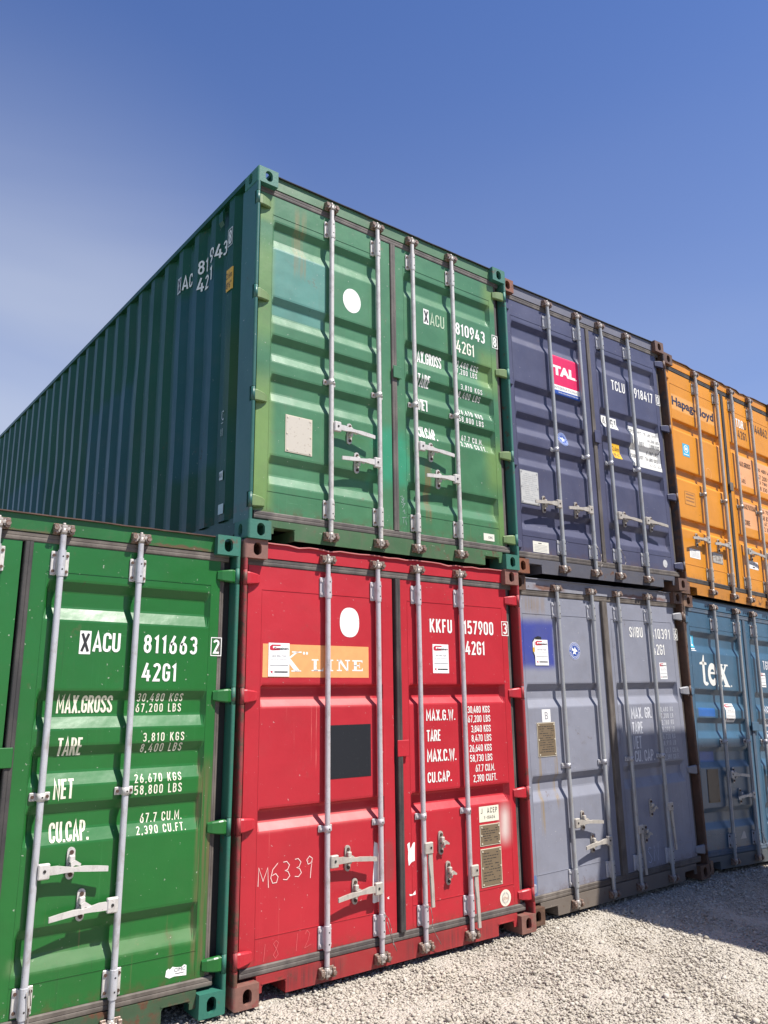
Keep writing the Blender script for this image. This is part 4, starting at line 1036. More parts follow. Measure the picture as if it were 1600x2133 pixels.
# --- lower green container, at the left
p_g = paint('lower green container paint', (0.018, 0.165, 0.030), rust=0.14, dirt=0.16, fade=0.07, rough=0.34, seed=11, patches=(
    stain(0, 2.24, 2.34, 0.25, 1.30, (0.15, 0.10, 0.05, 1), 0.9), drip(1.34, 2.25, 0.25, 2.2, (0.02, 0.07, 0.02, 1), 0.6), drip(1.25, 2.3, 0.2, 1.0, (0.16, 0.12, 0.06, 1), 0.55, 55, 0.68), patch(0, 1.30, 2.27, 0.372, 0.44, (0.20, 0.27, 0.13, 1), 0.02, 0.02, 0.35, 12),
    stain(0, 2.10, 2.14, 0.24, 0.44, (0.13, 0.08, 0.04, 1), 0.7),
))
sill_g = paint('lower green container sill', (0.050, 0.095, 0.045), rust=1.15, dirt=1.2, fade=0.2, rough=0.65, seed=12)
head_g = paint('lower green container header', (0.018, 0.150, 0.030), rust=0.6, dirt=0.4, rough=0.4, seed=13, patches=(patch(0, 1.9, 2.25, 2.485, 2.505, (0.12, 0.055, 0.03, 1), 0.05, 0.02, 0.85, 25, 0.008), patch(0, 0.3, 1.3, 2.485, 2.495, (0.12, 0.07, 0.04, 1), 0.1, 0.012, 0.7, 25, 0.006)))
post_g = casting_mat('teal green post', (0.030, 0.170, 0.115, 1), 0.08, 4)
cast_g = casting_mat('teal green casting', (0.034, 0.185, 0.130, 1), 0.10, 5)
_, D, S, side, rods = container(dict(loc=(-2.4756, 0.0312, 0.0142), roll=-0.0058, paint=p_g, side=p_g, frame=post_g, post=post_g, cast=cast_g,
    rubber=RUB_BROWN, center_rub=RUB_BLACK, sill=sill_g, header=head_g, hinge=p_g, steel=GALV, bracket=GALV_WARM, corr=C5, rods=(0.591, 0.162), mid=1.168, lip=BOLT, lip_amp=0.003, seed=5, center_x=(1.198, 1.240), center_proud=-0.02,
    plate=(1.050, 1.232, 1.312, 1.408),
    handles=[(1, 0.858, False), (-1, 0.640, False), (1, 0.826, False), (-1, 0.628, False)],
    hubs=[(0, 0.772, 0.85), (0, 0.845, 0.635), (1, 1.560, 0.842), (1, 1.626, 0.642)], handle_mat=GALV_WARM,
    label='lower green shipping container at the left edge, numbered 811663'))
xbox(D[1], S[1], cutT, 1.520, 1.580, 1.868, 1.990)
letter_marks(D[1], S[1], cutT, WHITE, [('ACU', 1.592, 1.883, 1.740, 1.984, 0.012), ('811663', 1.875, 1.884, 2.194, 1.983, 0.012), ('42G1', 1.876, 1.731, 2.076, 1.829, 0.012)])
p = Print(); boxed(p, '2', 2.282, 1.878, 2.352, 1.986, 0, 0.012, 0.005); p.build('check_digit', WHITE, D[1], S[1], cutT)
letter_marks(D[1], S[1], cutT, CREAM, [('MAX.GROSS', 1.438, 1.566, 1.729, 1.656), ('TARE', 1.452, 1.355, 1.577, 1.445), ('NET', 1.450, 1.148, 1.549, 1.243), ('CU.CAP.', 1.452, 0.942, 1.645, 1.036),
    ('30,480 KGS', 1.864, 1.622, 2.132, 1.666, 0.003), ('67,200 LBS', 1.862, 1.566, 2.127, 1.611, 0.003), ('3,810 KGS', 1.902, 1.411, 2.142, 1.457, 0.003), ('8,400 LBS', 1.898, 1.355, 2.138, 1.400, 0.003),
    ('26,670 KGS', 1.870, 1.200, 2.138, 1.243, 0.003), ('58,800 LBS', 1.871, 1.140, 2.142, 1.187, 0.003), ('67.7 CU.M.', 1.924, 0.993, 2.162, 1.040, 0.003), ('2,390 CU.FT.', 1.899, 0.938, 2.180, 0.978, 0.003)])
p = Print(); p.poly([(2.101, 0.226), (2.105, 0.255), (2.118, 0.263), (2.124, 0.256), (2.132, 0.262), (2.140, 0.268), (2.160, 0.262), (2.190, 0.258), (2.205, 0.268), (2.219, 0.262), (2.220, 0.214), (2.150, 0.220), (2.125, 0.215)], 0)
p.text('CIMC', 2.150, 0.240, 2.212, 0.258, 1, 0.0, lift=0.0006); p.rect(2.155, 0.230, 2.205, 0.233, 1, 0.0006); p.build('maker_label', [PAPER, BLACK], D[1], S[1])
seal_wire(rods[2], [(0.02, -0.025, 0.33), (0.028, -0.026, 0.25), (0.018, -0.026, 0.18), (0.03, -0.024, 0.12), (0.02, -0.026, 0.20), (0.006, -0.026, 0.31)])

# --- red container
p_r = paint('red container paint', (0.56, 0.026, 0.040), rust=0.05, dirt=0.14, fade=0.05, rough=0.45, seed=21, streak=0.8, patches=(
    patch(0, 2.165, 2.245, 0.625, 0.840, (0.68, 0.62, 0.56, 1), 0.055, 0.012, 0.95, 4, 0.075),
    patch(0, 1.10, 1.17, 0.50, 0.74, (0.22, 0.05, 0.05, 1), 0.02, 0.03, 0.55, 8),
    patch(0, 0.17, 1.03, 1.588, 1.640, (0.70, 0.22, 0.20, 1), 0.02, 0.01, 0.5, 9),
    drip(0.18, 0.62, 1.05, 1.60, (0.72, 0.22, 0.18, 1), 0.8), drip(0.20, 0.60, 0.30, 0.92, (0.72, 0.22, 0.18, 1), 0.7), drip(0.64, 1.0, 0.2, 1.6, (0.68, 0.20, 0.17, 1), 0.45), drip(1.3, 2.25, 0.2, 1.6, (0.25, 0.02, 0.02, 1), 0.4),
    patch(0, 0.17, 1.03, 0.882, 0.940, (0.70, 0.22, 0.20, 1), 0.02, 0.01, 0.5, 9),
))
sill_r = paint('red container sill', (0.42, 0.035, 0.038), rust=0.45, dirt=0.9, fade=0.12, rough=0.5, seed=22, streak=1.0, patches=(stain(0, 0.35, 0.75, 0.02, 0.13, (0.06, 0.03, 0.03, 1), 0.9), stain(0, 1.25, 2.1, 0.02, 0.13, (0.06, 0.03, 0.03, 1), 0.7)))
post_r = casting_mat('rust worn red post', (0.34, 0.035, 0.040, 1), 0.42, 3)
cast_r = casting_mat('rust worn red casting', (0.30, 0.07, 0.06, 1), 0.75, 7, (0.12, 0.06, 0.045, 1), (0.27, 0.13, 0.10, 1))
lip_r = flat('bent pink lip', (0.50, 0.16, 0.15, 1), 0.6)
cutR = cuts_for(C2R)
_, D, S, side, rods = container(dict(loc=(-0.0073, 0.0188, -0.0027), roll=0.0011, yaw=-0.0035, paint=p_r, side=p_r, frame=post_r, post=[post_r, casting_mat('red right post', (0.40, 0.03, 0.035, 1), 0.15, 6)], cast=cast_r,
    rubber=RUB_GREY, center_rub=RUB_BLACK, sill=sill_r, header=p_r, hinge=p_r, steel=GALV_PINK, corr=C2R, depth=0.042, rods=(0.592, 0.180), mid=0.862, lip=lip_r, lip_amp=0.014, seed=9, center_x=(1.200, 1.244), center_proud=-0.026,
    plate=(1.196, 1.294, 1.250, 1.355), bolt=GALV_PINK, 
    handles=[(1, 0.675, False), (-1, 0.478, False), (1, 0.665, True), (1, 0.475, True)],
    hubs=[(0, 0.796, 0.672), (0, 0.850, 0.476), (1, 1.572, 0.676), (1, 1.632, 0.480)], handle_mat=GALV_TAN,
    label='red shipping container at ground level, with an orange banner on its left door'))
p = Print(); p.ell(0.822, 2.118, 0.079, 0.097, 0, n=32, sup=0.85); p.build('white_disc', WHITE, D[0], S[0], cutR)
# orange banner with serif letters
p = Print(); p.rect(0.170, 1.761, 0.977, 1.962, 0)
def serif(p, ch, x0, z0, x1, z1, mi=1, t=0.022, s=0.008):
    w = x1-x0; k = 0.0008
    def bar(a, b, c, d): p.rect(a, b, c, d, mi, k)
    def foot(xa, xb, z, up): bar(xa, z if up else z-s, xb, z+s if up else z)
    if ch == 'L':
        bar(x0+w*.18, z0+s, x0+w*.18+t, z1-s); foot(x0, x0+w*.55, z0, True); foot(x0, x0+w*.58, z1, False); bar(x0+w*.18, z0, x1, z0+s*1.2); p.poly([(x1-s*1.4, z0+s), (x1, z0+s), (x1, z0+(z1-z0)*.35)], mi, k)
    elif ch == 'I':
        c = (x0+x1)/2; bar(c-t/2, z0+s, c+t/2, z1-s); foot(x0, x1, z0, True); foot(x0, x1, z1, False)
    elif ch == 'N':
        bar(x0+w*.14, z0+s, x0+w*.14+t*.5, z1-s); bar(x1-w*.14-t*.5, z0, x1-w*.14, z1-s); foot(x0, x0+w*.38, z0, True); foot(x0, x0+w*.30, z1, False); foot(x1-w*.38, x1, z1, False)
        p.poly([(x0+w*.06, z1), (x0+w*.06+t*1.3, z1), (x1-w*.14, z0), (x1-w*.14-t*.6, z0)], mi, k)
    elif ch == 'E':
        bar(x0+w*.16, z0+s, x0+w*.16+t, z1-s); bar(x0, z0, x1, z0+s*1.1); bar(x0, z1-s*1.1, x1*.97+x0*.03, z1); m_ = (z0+z1)/2; bar(x0+w*.16, m_-s*.5, x0+w*.7, m_+s*.5); bar(x0+w*.66, m_-s*2, x0+w*.72, m_+s*2)
        p.poly([(x1-s*1.4, z0+s), (x1, z0+s), (x1, z0+(z1-z0)*.32)], mi, k); p.poly([(x1-s*1.6, z1-s), (x1-s*.4, z1-(z1-z0)*.28), (x1-s*.4, z1-s)], mi, k)
    elif ch == 'K':
        bar(x0+w*.12, z0+s, x0+w*.12+t*1.1, z1-s); foot(x0, x0+w*.42, z0, True); foot(x0, x0+w*.42, z1, False)
        p.poly([(x1-w*.22, z1), (x1-w*.10, z1), (x0+w*.30, z0+(z1-z0)*.42), (x0+w*.24, z0+(z1-z0)*.48)], mi, k)
        p.poly([(x0+w*.34, z0+(z1-z0)*.60), (x0+w*.52, z0+(z1-z0)*.66), (x1-w*.02, z0), (x1-w*.26, z0)], mi, k); foot(x1-w*.42, x1, z0, True); foot(x1-w*.40, x1+w*.02, z1, False)
serif(p, 'K', 0.275, 1.796, 0.446, 1.920, 1, 0.026)
for a in (0.466, 0.488): p.ell(a, 1.910, 0.008, 0.010, 1, 0.0008, 10)
serif(p, 'L', 0.524, 1.800, 0.614, 1.874); serif(p, 'I', 0.640, 1.801, 0.690, 1.874); serif(p, 'N', 0.718, 1.802, 0.824, 1.874); serif(p, 'E', 0.842, 1.803, 0.928, 1.873)
p.build('shipping_line_banner', [ORANGE_BAN, WHITE], D[0], S[0], cutR, label='faded orange banner with white K LINE lettering')
yard_sticker(D[0], 0.208, 1.766, 0.358, 1.968, lambda u, z: S[0](u, z)-0.003)
yard_sticker(D[1], 1.550, 1.795, 1.702, 1.997, S[1])
p = Print(); p.rect(0.636, 1.142, 0.990, 1.466, 0); p.build('black_square', CHARCOAL, D[0], S[0], cutR)
letter_marks(D[1], S[1], cutR, WHITE, [('KKFU', 1.529, 2.080, 1.742, 2.176, 0.016), ('157900', 1.862, 2.080, 2.170, 2.178, 0.016), ('42G1', 1.874, 1.930, 2.070, 2.028, 0.016)])
p = Print(); boxed(p, '3', 2.262, 2.080, 2.336, 2.190, 0, 0.016, 0.006); p.build('check_digit', WHITE, D[1], S[1], cutR)
letter_marks(D[1], S[1], cutR, WHITE, [('MAX.G.W.', 1.474, 1.472, 1.746, 1.544, 0.014), ('TARE', 1.475, 1.335, 1.602, 1.410, 0.014), ('MAX.C.W.', 1.474, 1.200, 1.745, 1.278, 0.014), ('CU.CAP.', 1.474, 1.064, 1.695, 1.132, 0.014)]
    + [(t_, a, z, b, z+0.048, 0.006) for t_, a, z, b in (('30,480 KGS', 1.870, 1.515, 2.096), ('67,200 LBS', 1.871, 1.450, 2.099), ('3,840 KGS', 1.899, 1.380, 2.099), ('8,470 LBS', 1.901, 1.315, 2.101), ('26,640 KGS', 1.877, 1.246, 2.101), ('58,730 LBS', 1.879, 1.178, 2.103), ('67.7 CU.M.', 1.930, 1.108, 2.124), ('2,390 CU.FT.', 1.905, 1.040, 2.142))])
p = Print(); p.rect(1.948, 0.766, 2.145, 0.870, 0); p.sign('J  ACEP', 1.965, 0.822, 2.130, 0.858, 1, 0.12, lift=0.0006); p.sign('Y-18404', 1.995, 0.783, 2.105, 0.806, 1, 0.12, lift=0.0006); p.build('approval_label', [flat('cream label', (0.72, 0.69, 0.55, 1)), BLACK], D[1], S[1])
data_plate(D[1], 1.952, 0.612, 2.145, 0.744, BRASS, S[1], ink=BLACK); data_plate(D[1], 1.952, 0.346, 2.148, 0.584, BRASS, S[1], ink=BLACK)
p = Print(); p.ell(2.177, 0.245, 0.055, 0.055, 0); p.ring(2.177, 0.245, 0.026, 0.038, 1, 1); p.rect(2.173, 0.20, 2.181, 0.29, 0, 0.0012); p.text('chc', 2.145, 0.233, 2.210, 0.257, 2, 0.01, lift=0.0016); p.build('round_label', [flat('cream round label', (0.74, 0.68, 0.56, 1)), flat('grey ring', (0.45, 0.43, 0.38, 1)), flat('tan letters', (0.50, 0.30, 0.22, 1))], D[1], S[1])
# chalk numbers
def glyphs(seq, x0, z0, w, h, st, mat, door, surf):
    G = {'M': [[(0, 0), (.05, 1), (.5, .25), (.95, .95), (1.05, -.15)]], '6': [[(.75, 1.05), (.25, .75), (.05, .3), (.25, 0), (.65, 0), (.8, .3), (.55, .5), (.2, .42)]],
         '3': [[(.1, 1), (.45, 1.02), (.75, .8), (.55, .55), (.3, .52), (.6, .45), (.8, .2), (.5, 0), (.1, .05)]], '9': [[(.75, .85), (.45, 1), (.15, .8), (.3, .55), (.6, .6), (.78, .85), (.62, .3), (.55, -.25)]],
         '1': [[(.5, 1), (.35, 0)]], '8': [[(.5, 1), (.2, .85), (.55, .5), (.75, .2), (.45, 0), (.2, .2), (.5, .5), (.75, .85), (.5, 1)]], '2': [[(.15, .8), (.4, 1), (.7, .8), (.5, .4), (.1, 0), (.9, .15)]], ' ': [],
         'S': [[(.8, .9), (.4, 1), (.15, .75), (.5, .5), (.8, .25), (.5, 0), (.1, .1)]], 'N': [[(0, 0), (.1, 1), (.75, 0), (.9, 1.1)]]}
    for i, ch in enumerate(seq):
        p = Print()
        for s_ in G[ch]: v, f = ribbon([(x0+i*w+a*w*0.82, z0+b*h+i*0.006) for a, b in s_], st); p.add(v, f, 0, 0.0006)
        if p.v: p.build('chalk_figure', mat, door, surf)
glyphs('M6339', 0.170, 0.594, 0.080, 0.098, 0.0042, CHALK, D[0], S[0])
glyphs('18 12', 0.195, 0.196, 0.072, 0.092, 0.0026, CHALK_FAINT, D[0], S[0])
# torn white sticker remnants beside the centre
rr = random.Random(4)
def torn(k, pts, j=0.004):
    p = Print()
    q = []
    for (a, b), (c, d) in zip(pts, pts[1:]+pts[:1]):
        for t_ in (0, .33, .66): q.append((a+(c-a)*t_+rr.uniform(-j, j), b+(d-b)*t_+rr.uniform(-j, j)))
    p.poly(q, 0); p.build('torn_label', PAPER, D[k], S[k])
torn(1, [(1.285, 0.702), (1.300, 0.705), (1.304, 0.655), (1.322, 0.690), (1.345, 0.706), (1.345, 0.590), (1.318, 0.585), (1.292, 0.565)]); torn(1, [(1.290, 0.395), (1.320, 0.392), (1.345, 0.410), (1.345, 0.385), (1.30, 0.383)], 0.002)
torn(0, [(0.992, 0.385), (1.045, 0.385), (1.050, 0.560), (1.040, 0.73), (1.008, 0.745), (1.004, 0.62)], 0.003); torn(0, [(1.110, 0.40), (1.128, 0.41), (1.124, 0.39)], 0.003)
seal_wire(rods[1], [(0.0, -0.022, 0.33), (0.03, -0.028, 0.30), (0.05, -0.03, 0.24), (0.06, -0.03, 0.17), (0.10, -0.02, 0.10), (0.07, -0.02, 0.15), (0.02, -0.026, 0.28)])
seal_wire(rods[2], [(-0.02, -0.022, 0.33), (0.02, -0.028, 0.31), (0.035, -0.03, 0.24), (0.03, -0.026, 0.19), (0.06, -0.03, 0.14), (0.12, -0.01, 0.07)])

# --- navy container, top row
p_n = paint('dull navy container paint', (0.082, 0.086, 0.150), rust=0.05, dirt=0.22, fade=0.07, rough=0.45, seed=31, streak=0.6, light=(0.13, 0.135, 0.20, 1))
sill_n = paint('navy container sill', (0.12, 0.12, 0.145), rust=0.45, dirt=0.9, rough=0.6, seed=32)
head_n = paint('faded navy header', (0.19, 0.19, 0.23), rust=0.15, dirt=0.9, rough=0.55, seed=33)
rusty1 = casting_mat('brown rusted casting', (0.14, 0.07, 0.045, 1), 0.9, 9, (0.06, 0.035, 0.026, 1), (0.19, 0.10, 0.07, 1))
rusty2 = casting_mat('orange rusted casting', (0.27, 0.095, 0.045, 1), 0.35, 12)
_, D, S, side, rods = container(dict(loc=(2.4565, 0.0683, 2.590), roll=0.0050, yaw=-0.0088, paint=p_n, side=p_n, frame=p_n, post=casting_mat('dark rusted post', (0.06, 0.05, 0.055, 1), 0.55, 8), cast=[rusty2, rusty1],
    rubber=RUB_GREY, sill=sill_n, header=head_n, hinge=p_n, steel=GALV_DULL, bracket=GALV, bolt=GALV_DULL, corr=C5, rods=(0.596, 0.172), mid=1.128, lip=DARKIN_SHADE, lip_amp=0.002, seed=3,
    plate=(1.190, 1.275, 1.300, 1.420),
    handles=[(-1, 0.630, False), (-1, 0.630, False), (1, 0.630, False), (1, 0.630, False)],
    hubs=[(0, 0.440, 0.616), (0, 0.862, 0.616), (1, 1.560, 0.616), (1, 1.975, 0.616)], handle_mat=GALV_TAN,
    label='dark navy shipping container in the top row with a crimson banner on its left door'))
cN = cutT
p = Print(); p.rect(0.668, 1.765, 1.046, 2.052, 0); p.rect(0.668, 1.716, 1.046, 1.765, 1); p.rect(0.668, 1.672, 1.046, 1.716, 2)
p.text('TAL', 0.682, 1.860, 0.994, 1.955, 1, 0.055, lift=0.0008); p.ell(1.005, 1.866, 0.006, 0.006, 1, 0.0008, 8)
p.text('INTERNATIONAL', 0.690, 1.728, 1.030, 1.752, 3, 0.0, lift=0.0008); p.text('WWW.TALINTERNATIONAL.COM', 0.740, 1.690, 1.020, 1.703, 1, 0.0, lift=0.0008)
p.build('company_banner', [MAGENTA, WHITE, BLUE_INK, GREY_INK], D[0], S[0], cN, label='crimson, white and blue banner reading TAL')
letter_marks(D[1], S[1], cN, WHITE, [('TCLU', 1.540, 1.900, 1.752, 2.002, 0.008), ('918417', 1.906, 1.896, 2.214, 1.998, 0.008)])
p = Print(); boxed(p, '0', 2.270, 1.895, 2.340, 2.008, 0, 0.010, 0.006); p.build('check_digit', WHITE, D[1], S[1], cN)
p = Print(); p.rect(1.372, 1.500, 1.606, 1.616, 0); p.sign('42G1', 1.392, 1.520, 1.594, 1.602, 1, 0.12, lift=0.0008); p.build('type_label', [WHITE, BLACK], D[1], S[1], cN)
def eagle(D0, S0, cx, cz, r, cuts=(), dull=False):
    p = Print(); p.ell(cx, cz, r, r, 1); p.ell(cx, cz, r*0.96, r*0.96, 0, 0.0006); p.ring(cx, cz, r*0.64, r*0.68, 1, 1, 0.0012)
    for i in range(26):
        a = 2*math.pi*i/26
        if i % 13 in (0,): continue
        x, z = cx+r*0.82*math.cos(a), cz+r*0.82*math.sin(a); p.rect(x-r*.045, z-r*.07, x+r*.045, z+r*.07, 1, 0.0012)
    p.poly([(cx-r*.45, cz+r*.42), (cx-r*.1, cz+r*.15), (cx+r*.05, cz+r*.5), (cx+r*.22, cz+r*.2), (cx+r*.4, cz+r*.1), (cx+r*.5, cz-r*.1), (cx+r*.1, cz-r*.1), (cx+r*.25, cz-r*.45), (cx-r*.05, cz-r*.3), (cx-r*.4, cz-r*.42), (cx-r*.2, cz-r*.05), (cx-r*.48, cz+r*.05)], 1, 0.0014)
    p.build('round_label', [BLUE_INK, flat('pale seal print', (0.5, 0.55, 0.66, 1)) if dull else PAPER], D0, S0, cuts, label='round blue label with a white bird')
eagle(D[0], S[0], 0.780, 1.262, 0.066, cN, True)
p = Print(); p.rect(1.502, 1.208, 1.622, 1.358, 0); p.text('2.6m', 1.512, 1.290, 1.612, 1.335, 1, 0.0, lift=0.0008); p.text("8'6\"", 1.515, 1.225, 1.610, 1.268, 1, 0.0, lift=0.0008); p.build('height_sticker', [YELLOW_ST, BLACK], D[1], S[1], cN, label='yellow height sticker')
p = Print(); p.rect(1.780, 1.180, 2.262, 1.590, 0)
for (t_, a, z, b, h_) in (('GROSS WGT. 30,480 KGS', 1.80, 1.520, 2.245, .042), ('67,200 LBS', 2.06, 1.462, 2.245, .036), ('TARE WGT.', 1.80, 1.400, 2.00, .042), ('3,800 KGS', 2.08, 1.400, 2.245, .042), ('8,380 LBS', 2.06, 1.338, 2.245, .036), ('CARGO WGT. 26,680 KGS', 1.80, 1.268, 2.245, .042), ('58,820 LBS', 2.06, 1.210, 2.245, .036)):
    p.sign(t_, a, z, b, z+h_, 1, 0.11, lift=0.0008)
p.build('weight_label', [WHITE, BLACK], D[1], S[1], cN, label='large white weight panel with black figures')
data_plate(D[0], 0.170, 0.602, 0.385, 0.882, PALEPLATE, S[0], rim=GALV_DULL, ink=GALV_DULL)
p = Print(); p.rect(0.278, 0.196, 0.474, 0.288, 0); p.rect(0.345, 0.270, 0.385, 0.276, 1, 0.0006)
for i in range(5): p.rect(0.295, 0.255-i*0.012, 0.455, 0.257-i*0.012, 2, 0.0006)
p.build('maker_label', [PAPER_OLD, BLACK, GREY_INK], D[0], S[0])
p = Print(); p.ell(2.160, 0.252, 0.036, 0.038, 0); p.build('round_label', worn('worn round label', (0.5, 0.5, 0.5, 1), 0.8, (0.12, 0.12, 0.17, 1)), D[1], S[1])
seal_wire(rods[1], [(0.0, -0.024, 0.31), (0.045, -0.03, 0.24), (0.05, -0.03, 0.15), (0.025, -0.02, 0.10), (0.05, -0.03, 0.20), (0.01, -0.024, 0.30)])
seal_wire(rods[2], [(0.0, -0.024, 0.31), (0.04, -0.03, 0.25), (0.055, -0.03, 0.20), (0.02, -0.02, 0.14)])

# --- pale blue grey container at ground level
p_s = paint('pale blue grey container paint', (0.315, 0.325, 0.385), rust=0.12, dirt=0.45, fade=0.06, rough=0.5, seed=41, streak=1.0, patches=(
    patch(0, 0.08, 0.525, 1.865, 2.235, (0.045, 0.060, 0.28, 1), 0.02, 0.02, 0.97, 6, 0.045),
    patch(0, 0.05, 0.150, 0.15, 0.330, (0.06, 0.15, 0.36, 1), 0.008, 0.008, 0.85, 8),
    stain(0, 0.250, 0.285, 0.62, 1.18, (0.30, 0.20, 0.06, 1), 0.95), stain(0, 0.440, 0.475, 0.80, 1.18, (0.28, 0.19, 0.07, 1), 0.9),
    stain(0, 0.15, 0.45, 2.30, 2.44, (0.26, 0.18, 0.10, 1), 0.8),
))
sill_s = paint('brown stained sill', (0.20, 0.165, 0.135), rust=0.5, dirt=1.0, rough=0.7, seed=42)
head_s = paint('rusty pale header', (0.33, 0.33, 0.37), rust=0.5, dirt=0.8, rough=0.6, seed=43, patches=(
    patch(0, 0.30, 0.68, 2.49, 2.53, (0.16, 0.065, 0.035, 1), 0.05, 0.03, 0.9, 14, 0.015), patch(0, 1.50, 2.2, 2.49, 2.52, (0.17, 0.07, 0.04, 1), 0.05, 0.03, 0.85, 14, 0.015)))
rusty3 = casting_mat('rust brown casting', (0.16, 0.09, 0.055, 1), 0.8, 14)
cutSS = cuts_for(C2S)
_, D, S, side, rods = container(dict(loc=(2.4743, 0.1130, -0.0136), roll=0.0085, yaw=0.0013, paint=p_s, side=p_s, frame=p_s, post=casting_mat('rusted post', (0.10, 0.06, 0.045, 1), 0.8, 15), cast=rusty3,
    rubber=RUB_BROWN, center_rub=RUB_BROWN, sill=sill_s, header=head_s, hinge=[head_s, paint('pale hinges', (0.36, 0.36, 0.38), rust=0.3, dirt=0.5, seed=44)], steel=GALV_DULL, bracket=GALV, bolt=GALV, corr=C2S, depth=0.034,
    rods=(0.655, 0.188), mid=1.092, lip=head_s, lip_amp=0.006, seed=12, center_x=(1.178, 1.248), center_proud=-0.030, plate=(1.205, 1.245, 1.30, 1.38), plate_mat=RUB_BROWN,
    handles=[(1, 0.655, False), (-1, 0.482, False), (1, 0.520, True), (1, 0.660, True)],
    hubs=[(0, 0.730, 0.658), (0, 0.835, 0.476), (1, 1.672, 0.665), (1, 1.560, 0.465)], handle_mat=GALV_TAN,
    label='pale blue grey shipping container at ground level with a dark blue paint patch'))
m = MB()
p = Print(); p.poly([(0.258, 2.02), (0.262, 2.075), (0.290, 2.100), (0.330, 2.112), (0.370, 2.105), (0.37, 1.90), (0.275, 1.93), (0.272, 1.96), (0.258, 1.97)], 1); p.poly([(0.262, 2.00), (0.262, 2.06), (0.292, 2.092), (0.30, 1.92), (0.278, 1.96)], 0, 0.0006); p.rect(0.260, 1.985, 0.285, 2.020, 2, 0.0010)
p.build('old_label', [PAPER, BLACK, YELLOW_ST], D[0], S[0])
yard_sticker(D[0], 0.280, 1.878, 0.442, 2.083, lambda u, z: S[0](u, z)-0.003)
yard_sticker(D[1], 2.010, 1.760, 2.125, 1.912, S[1])
eagle(D[0], S[0], 0.786, 2.000, 0.073)
letter_marks(D[1], S[1], cutSS, WHITE, [('SNBU', 1.585, 2.136, 1.788, 2.230, 0.006), ('410391', 1.920, 2.130, 2.230, 2.226, 0.004), ('42G1', 1.925, 1.982, 2.118, 2.080, 0.004)])
p = Print(); boxed(p, '6', 2.292, 2.126, 2.360, 2.234, 0, 0.004, 0.005); p.build('check_digit', WHITE, D[1], S[1], cutSS)
p = Print(); p.rect(0.322, 1.434, 0.424, 1.532, 0); p.text('B', 0.355, 1.455, 0.395, 1.512, 1, 0.0, lift=0.0006); p.build('letter_label', [PAPER, GREY_INK], D[0], S[0], label='small white label with the letter B')
data_plate(D[0], 0.256, 1.176, 0.462, 1.426, BRASS, S[0], ink=BLACK)
letter_marks(D[1], S[1], cutSS, WORN_BLUE, [('MAX. GR.', 1.506, 1.420, 1.815, 1.515, 0.012), ('TARE', 1.505, 1.290, 1.662, 1.392, 0.012), ('NET', 1.506, 1.165, 1.625, 1.272, 0.008), ('CU. CAP.', 1.510, 1.055, 1.806, 1.150, 0.008)]
    + [(t_, a, z, b, z+0.042, -0.004) for t_, a, z, b in (('30,480 KG', 1.930, 1.468, 2.160), ('67,200 LB', 1.930, 1.410, 2.155), ('3,760 KG', 1.960, 1.352, 2.155), ('8,290 LB', 1.962, 1.290, 2.158), ('26,720 KG', 1.935, 1.226, 2.158), ('58,910 LB', 1.938, 1.170, 2.158), ('67.7 CU.M.', 1.980, 1.106, 2.200), ('2,391 CU.F.', 1.962, 1.048, 2.196))])
glyphs('SN', 1.57, 0.225, 0.095, 0.125, 0.006, flat('chalk on blue', (0.42, 0.46, 0.58, 1), 0.8), D[1], S[1])

# --- orange container, top row
p_o = paint('orange container paint', (0.84, 0.33, 0.018), rust=0.10, dirt=0.12, fade=0.05, rough=0.45, seed=51, streak=0.4, patches=(
    patch(0, 0.17, 1.02, 2.005, 2.175, (0.80, 0.42, 0.14, 1), 0.012, 0.0, 0.6),
    patch(0, 1.470, 1.785, 1.412, 1.765, (0.80, 0.40, 0.20, 1), 0.006, 0.0, 0.85), patch(0, 1.880, 2.240, 1.412, 1.765, (0.80, 0.40, 0.20, 1), 0.006, 0.0, 0.85),
    patch(0, 1.480, 1.790, 0.912, 1.210, (0.80, 0.40, 0.20, 1), 0.006, 0.0, 0.85), patch(0, 1.880, 2.240, 0.912, 1.210, (0.80, 0.40, 0.20, 1), 0.006, 0.0, 0.85)))
sill_o = paint('rust stained orange sill', (0.62, 0.25, 0.03), rust=0.9, dirt=0.9, rough=0.6, seed=52)
rusty4 = casting_mat('tan rusted casting', (0.26, 0.13, 0.07, 1), 0.7, 17)
cutO = cuts_for(C3O)
_, D, S, side, rods = container(dict(loc=(4.9377, 0.156, 2.602), roll=-0.0413, yaw=0.0048, paint=p_o, side=p_o, frame=p_o, post=[casting_mat('tan rusted post', (0.34, 0.16, 0.08, 1), 0.5, 18), rusty4], cast=rusty4,
    rubber=RUB_BLACK, sill=sill_o, header=paint('orange header', (0.78, 0.30, 0.02), rust=0.3, dirt=0.3, seed=53), hinge=p_o, steel=GALV_TAN, bracket=GALV_TAN, corr=C3O, depth=0.036, rods=(0.591, 0.171), mid=1.125, lip=BOLT, lip_amp=0.020, seed=21,
    plate=(1.192, 1.262, 1.28, 1.38), plate_mat=RUB_BROWN,
    handles=[(-1, 0.615, False), (-1, 0.615, False), (1, 0.615, False), (1, 0.615, False)],
    hubs=[(0, 0.440, 0.600), (0, 0.864, 0.600), (1, 1.555, 0.600), (1, 1.970, 0.600)], handle_mat=GALV_TAN,
    label='orange shipping container at the right end of the top row'))
letter_marks(D[0], S[0], cutO, NAVYINK, [('Hapag-Lloyd', 0.178, 2.020, 1.005, 2.150, 0.022)])
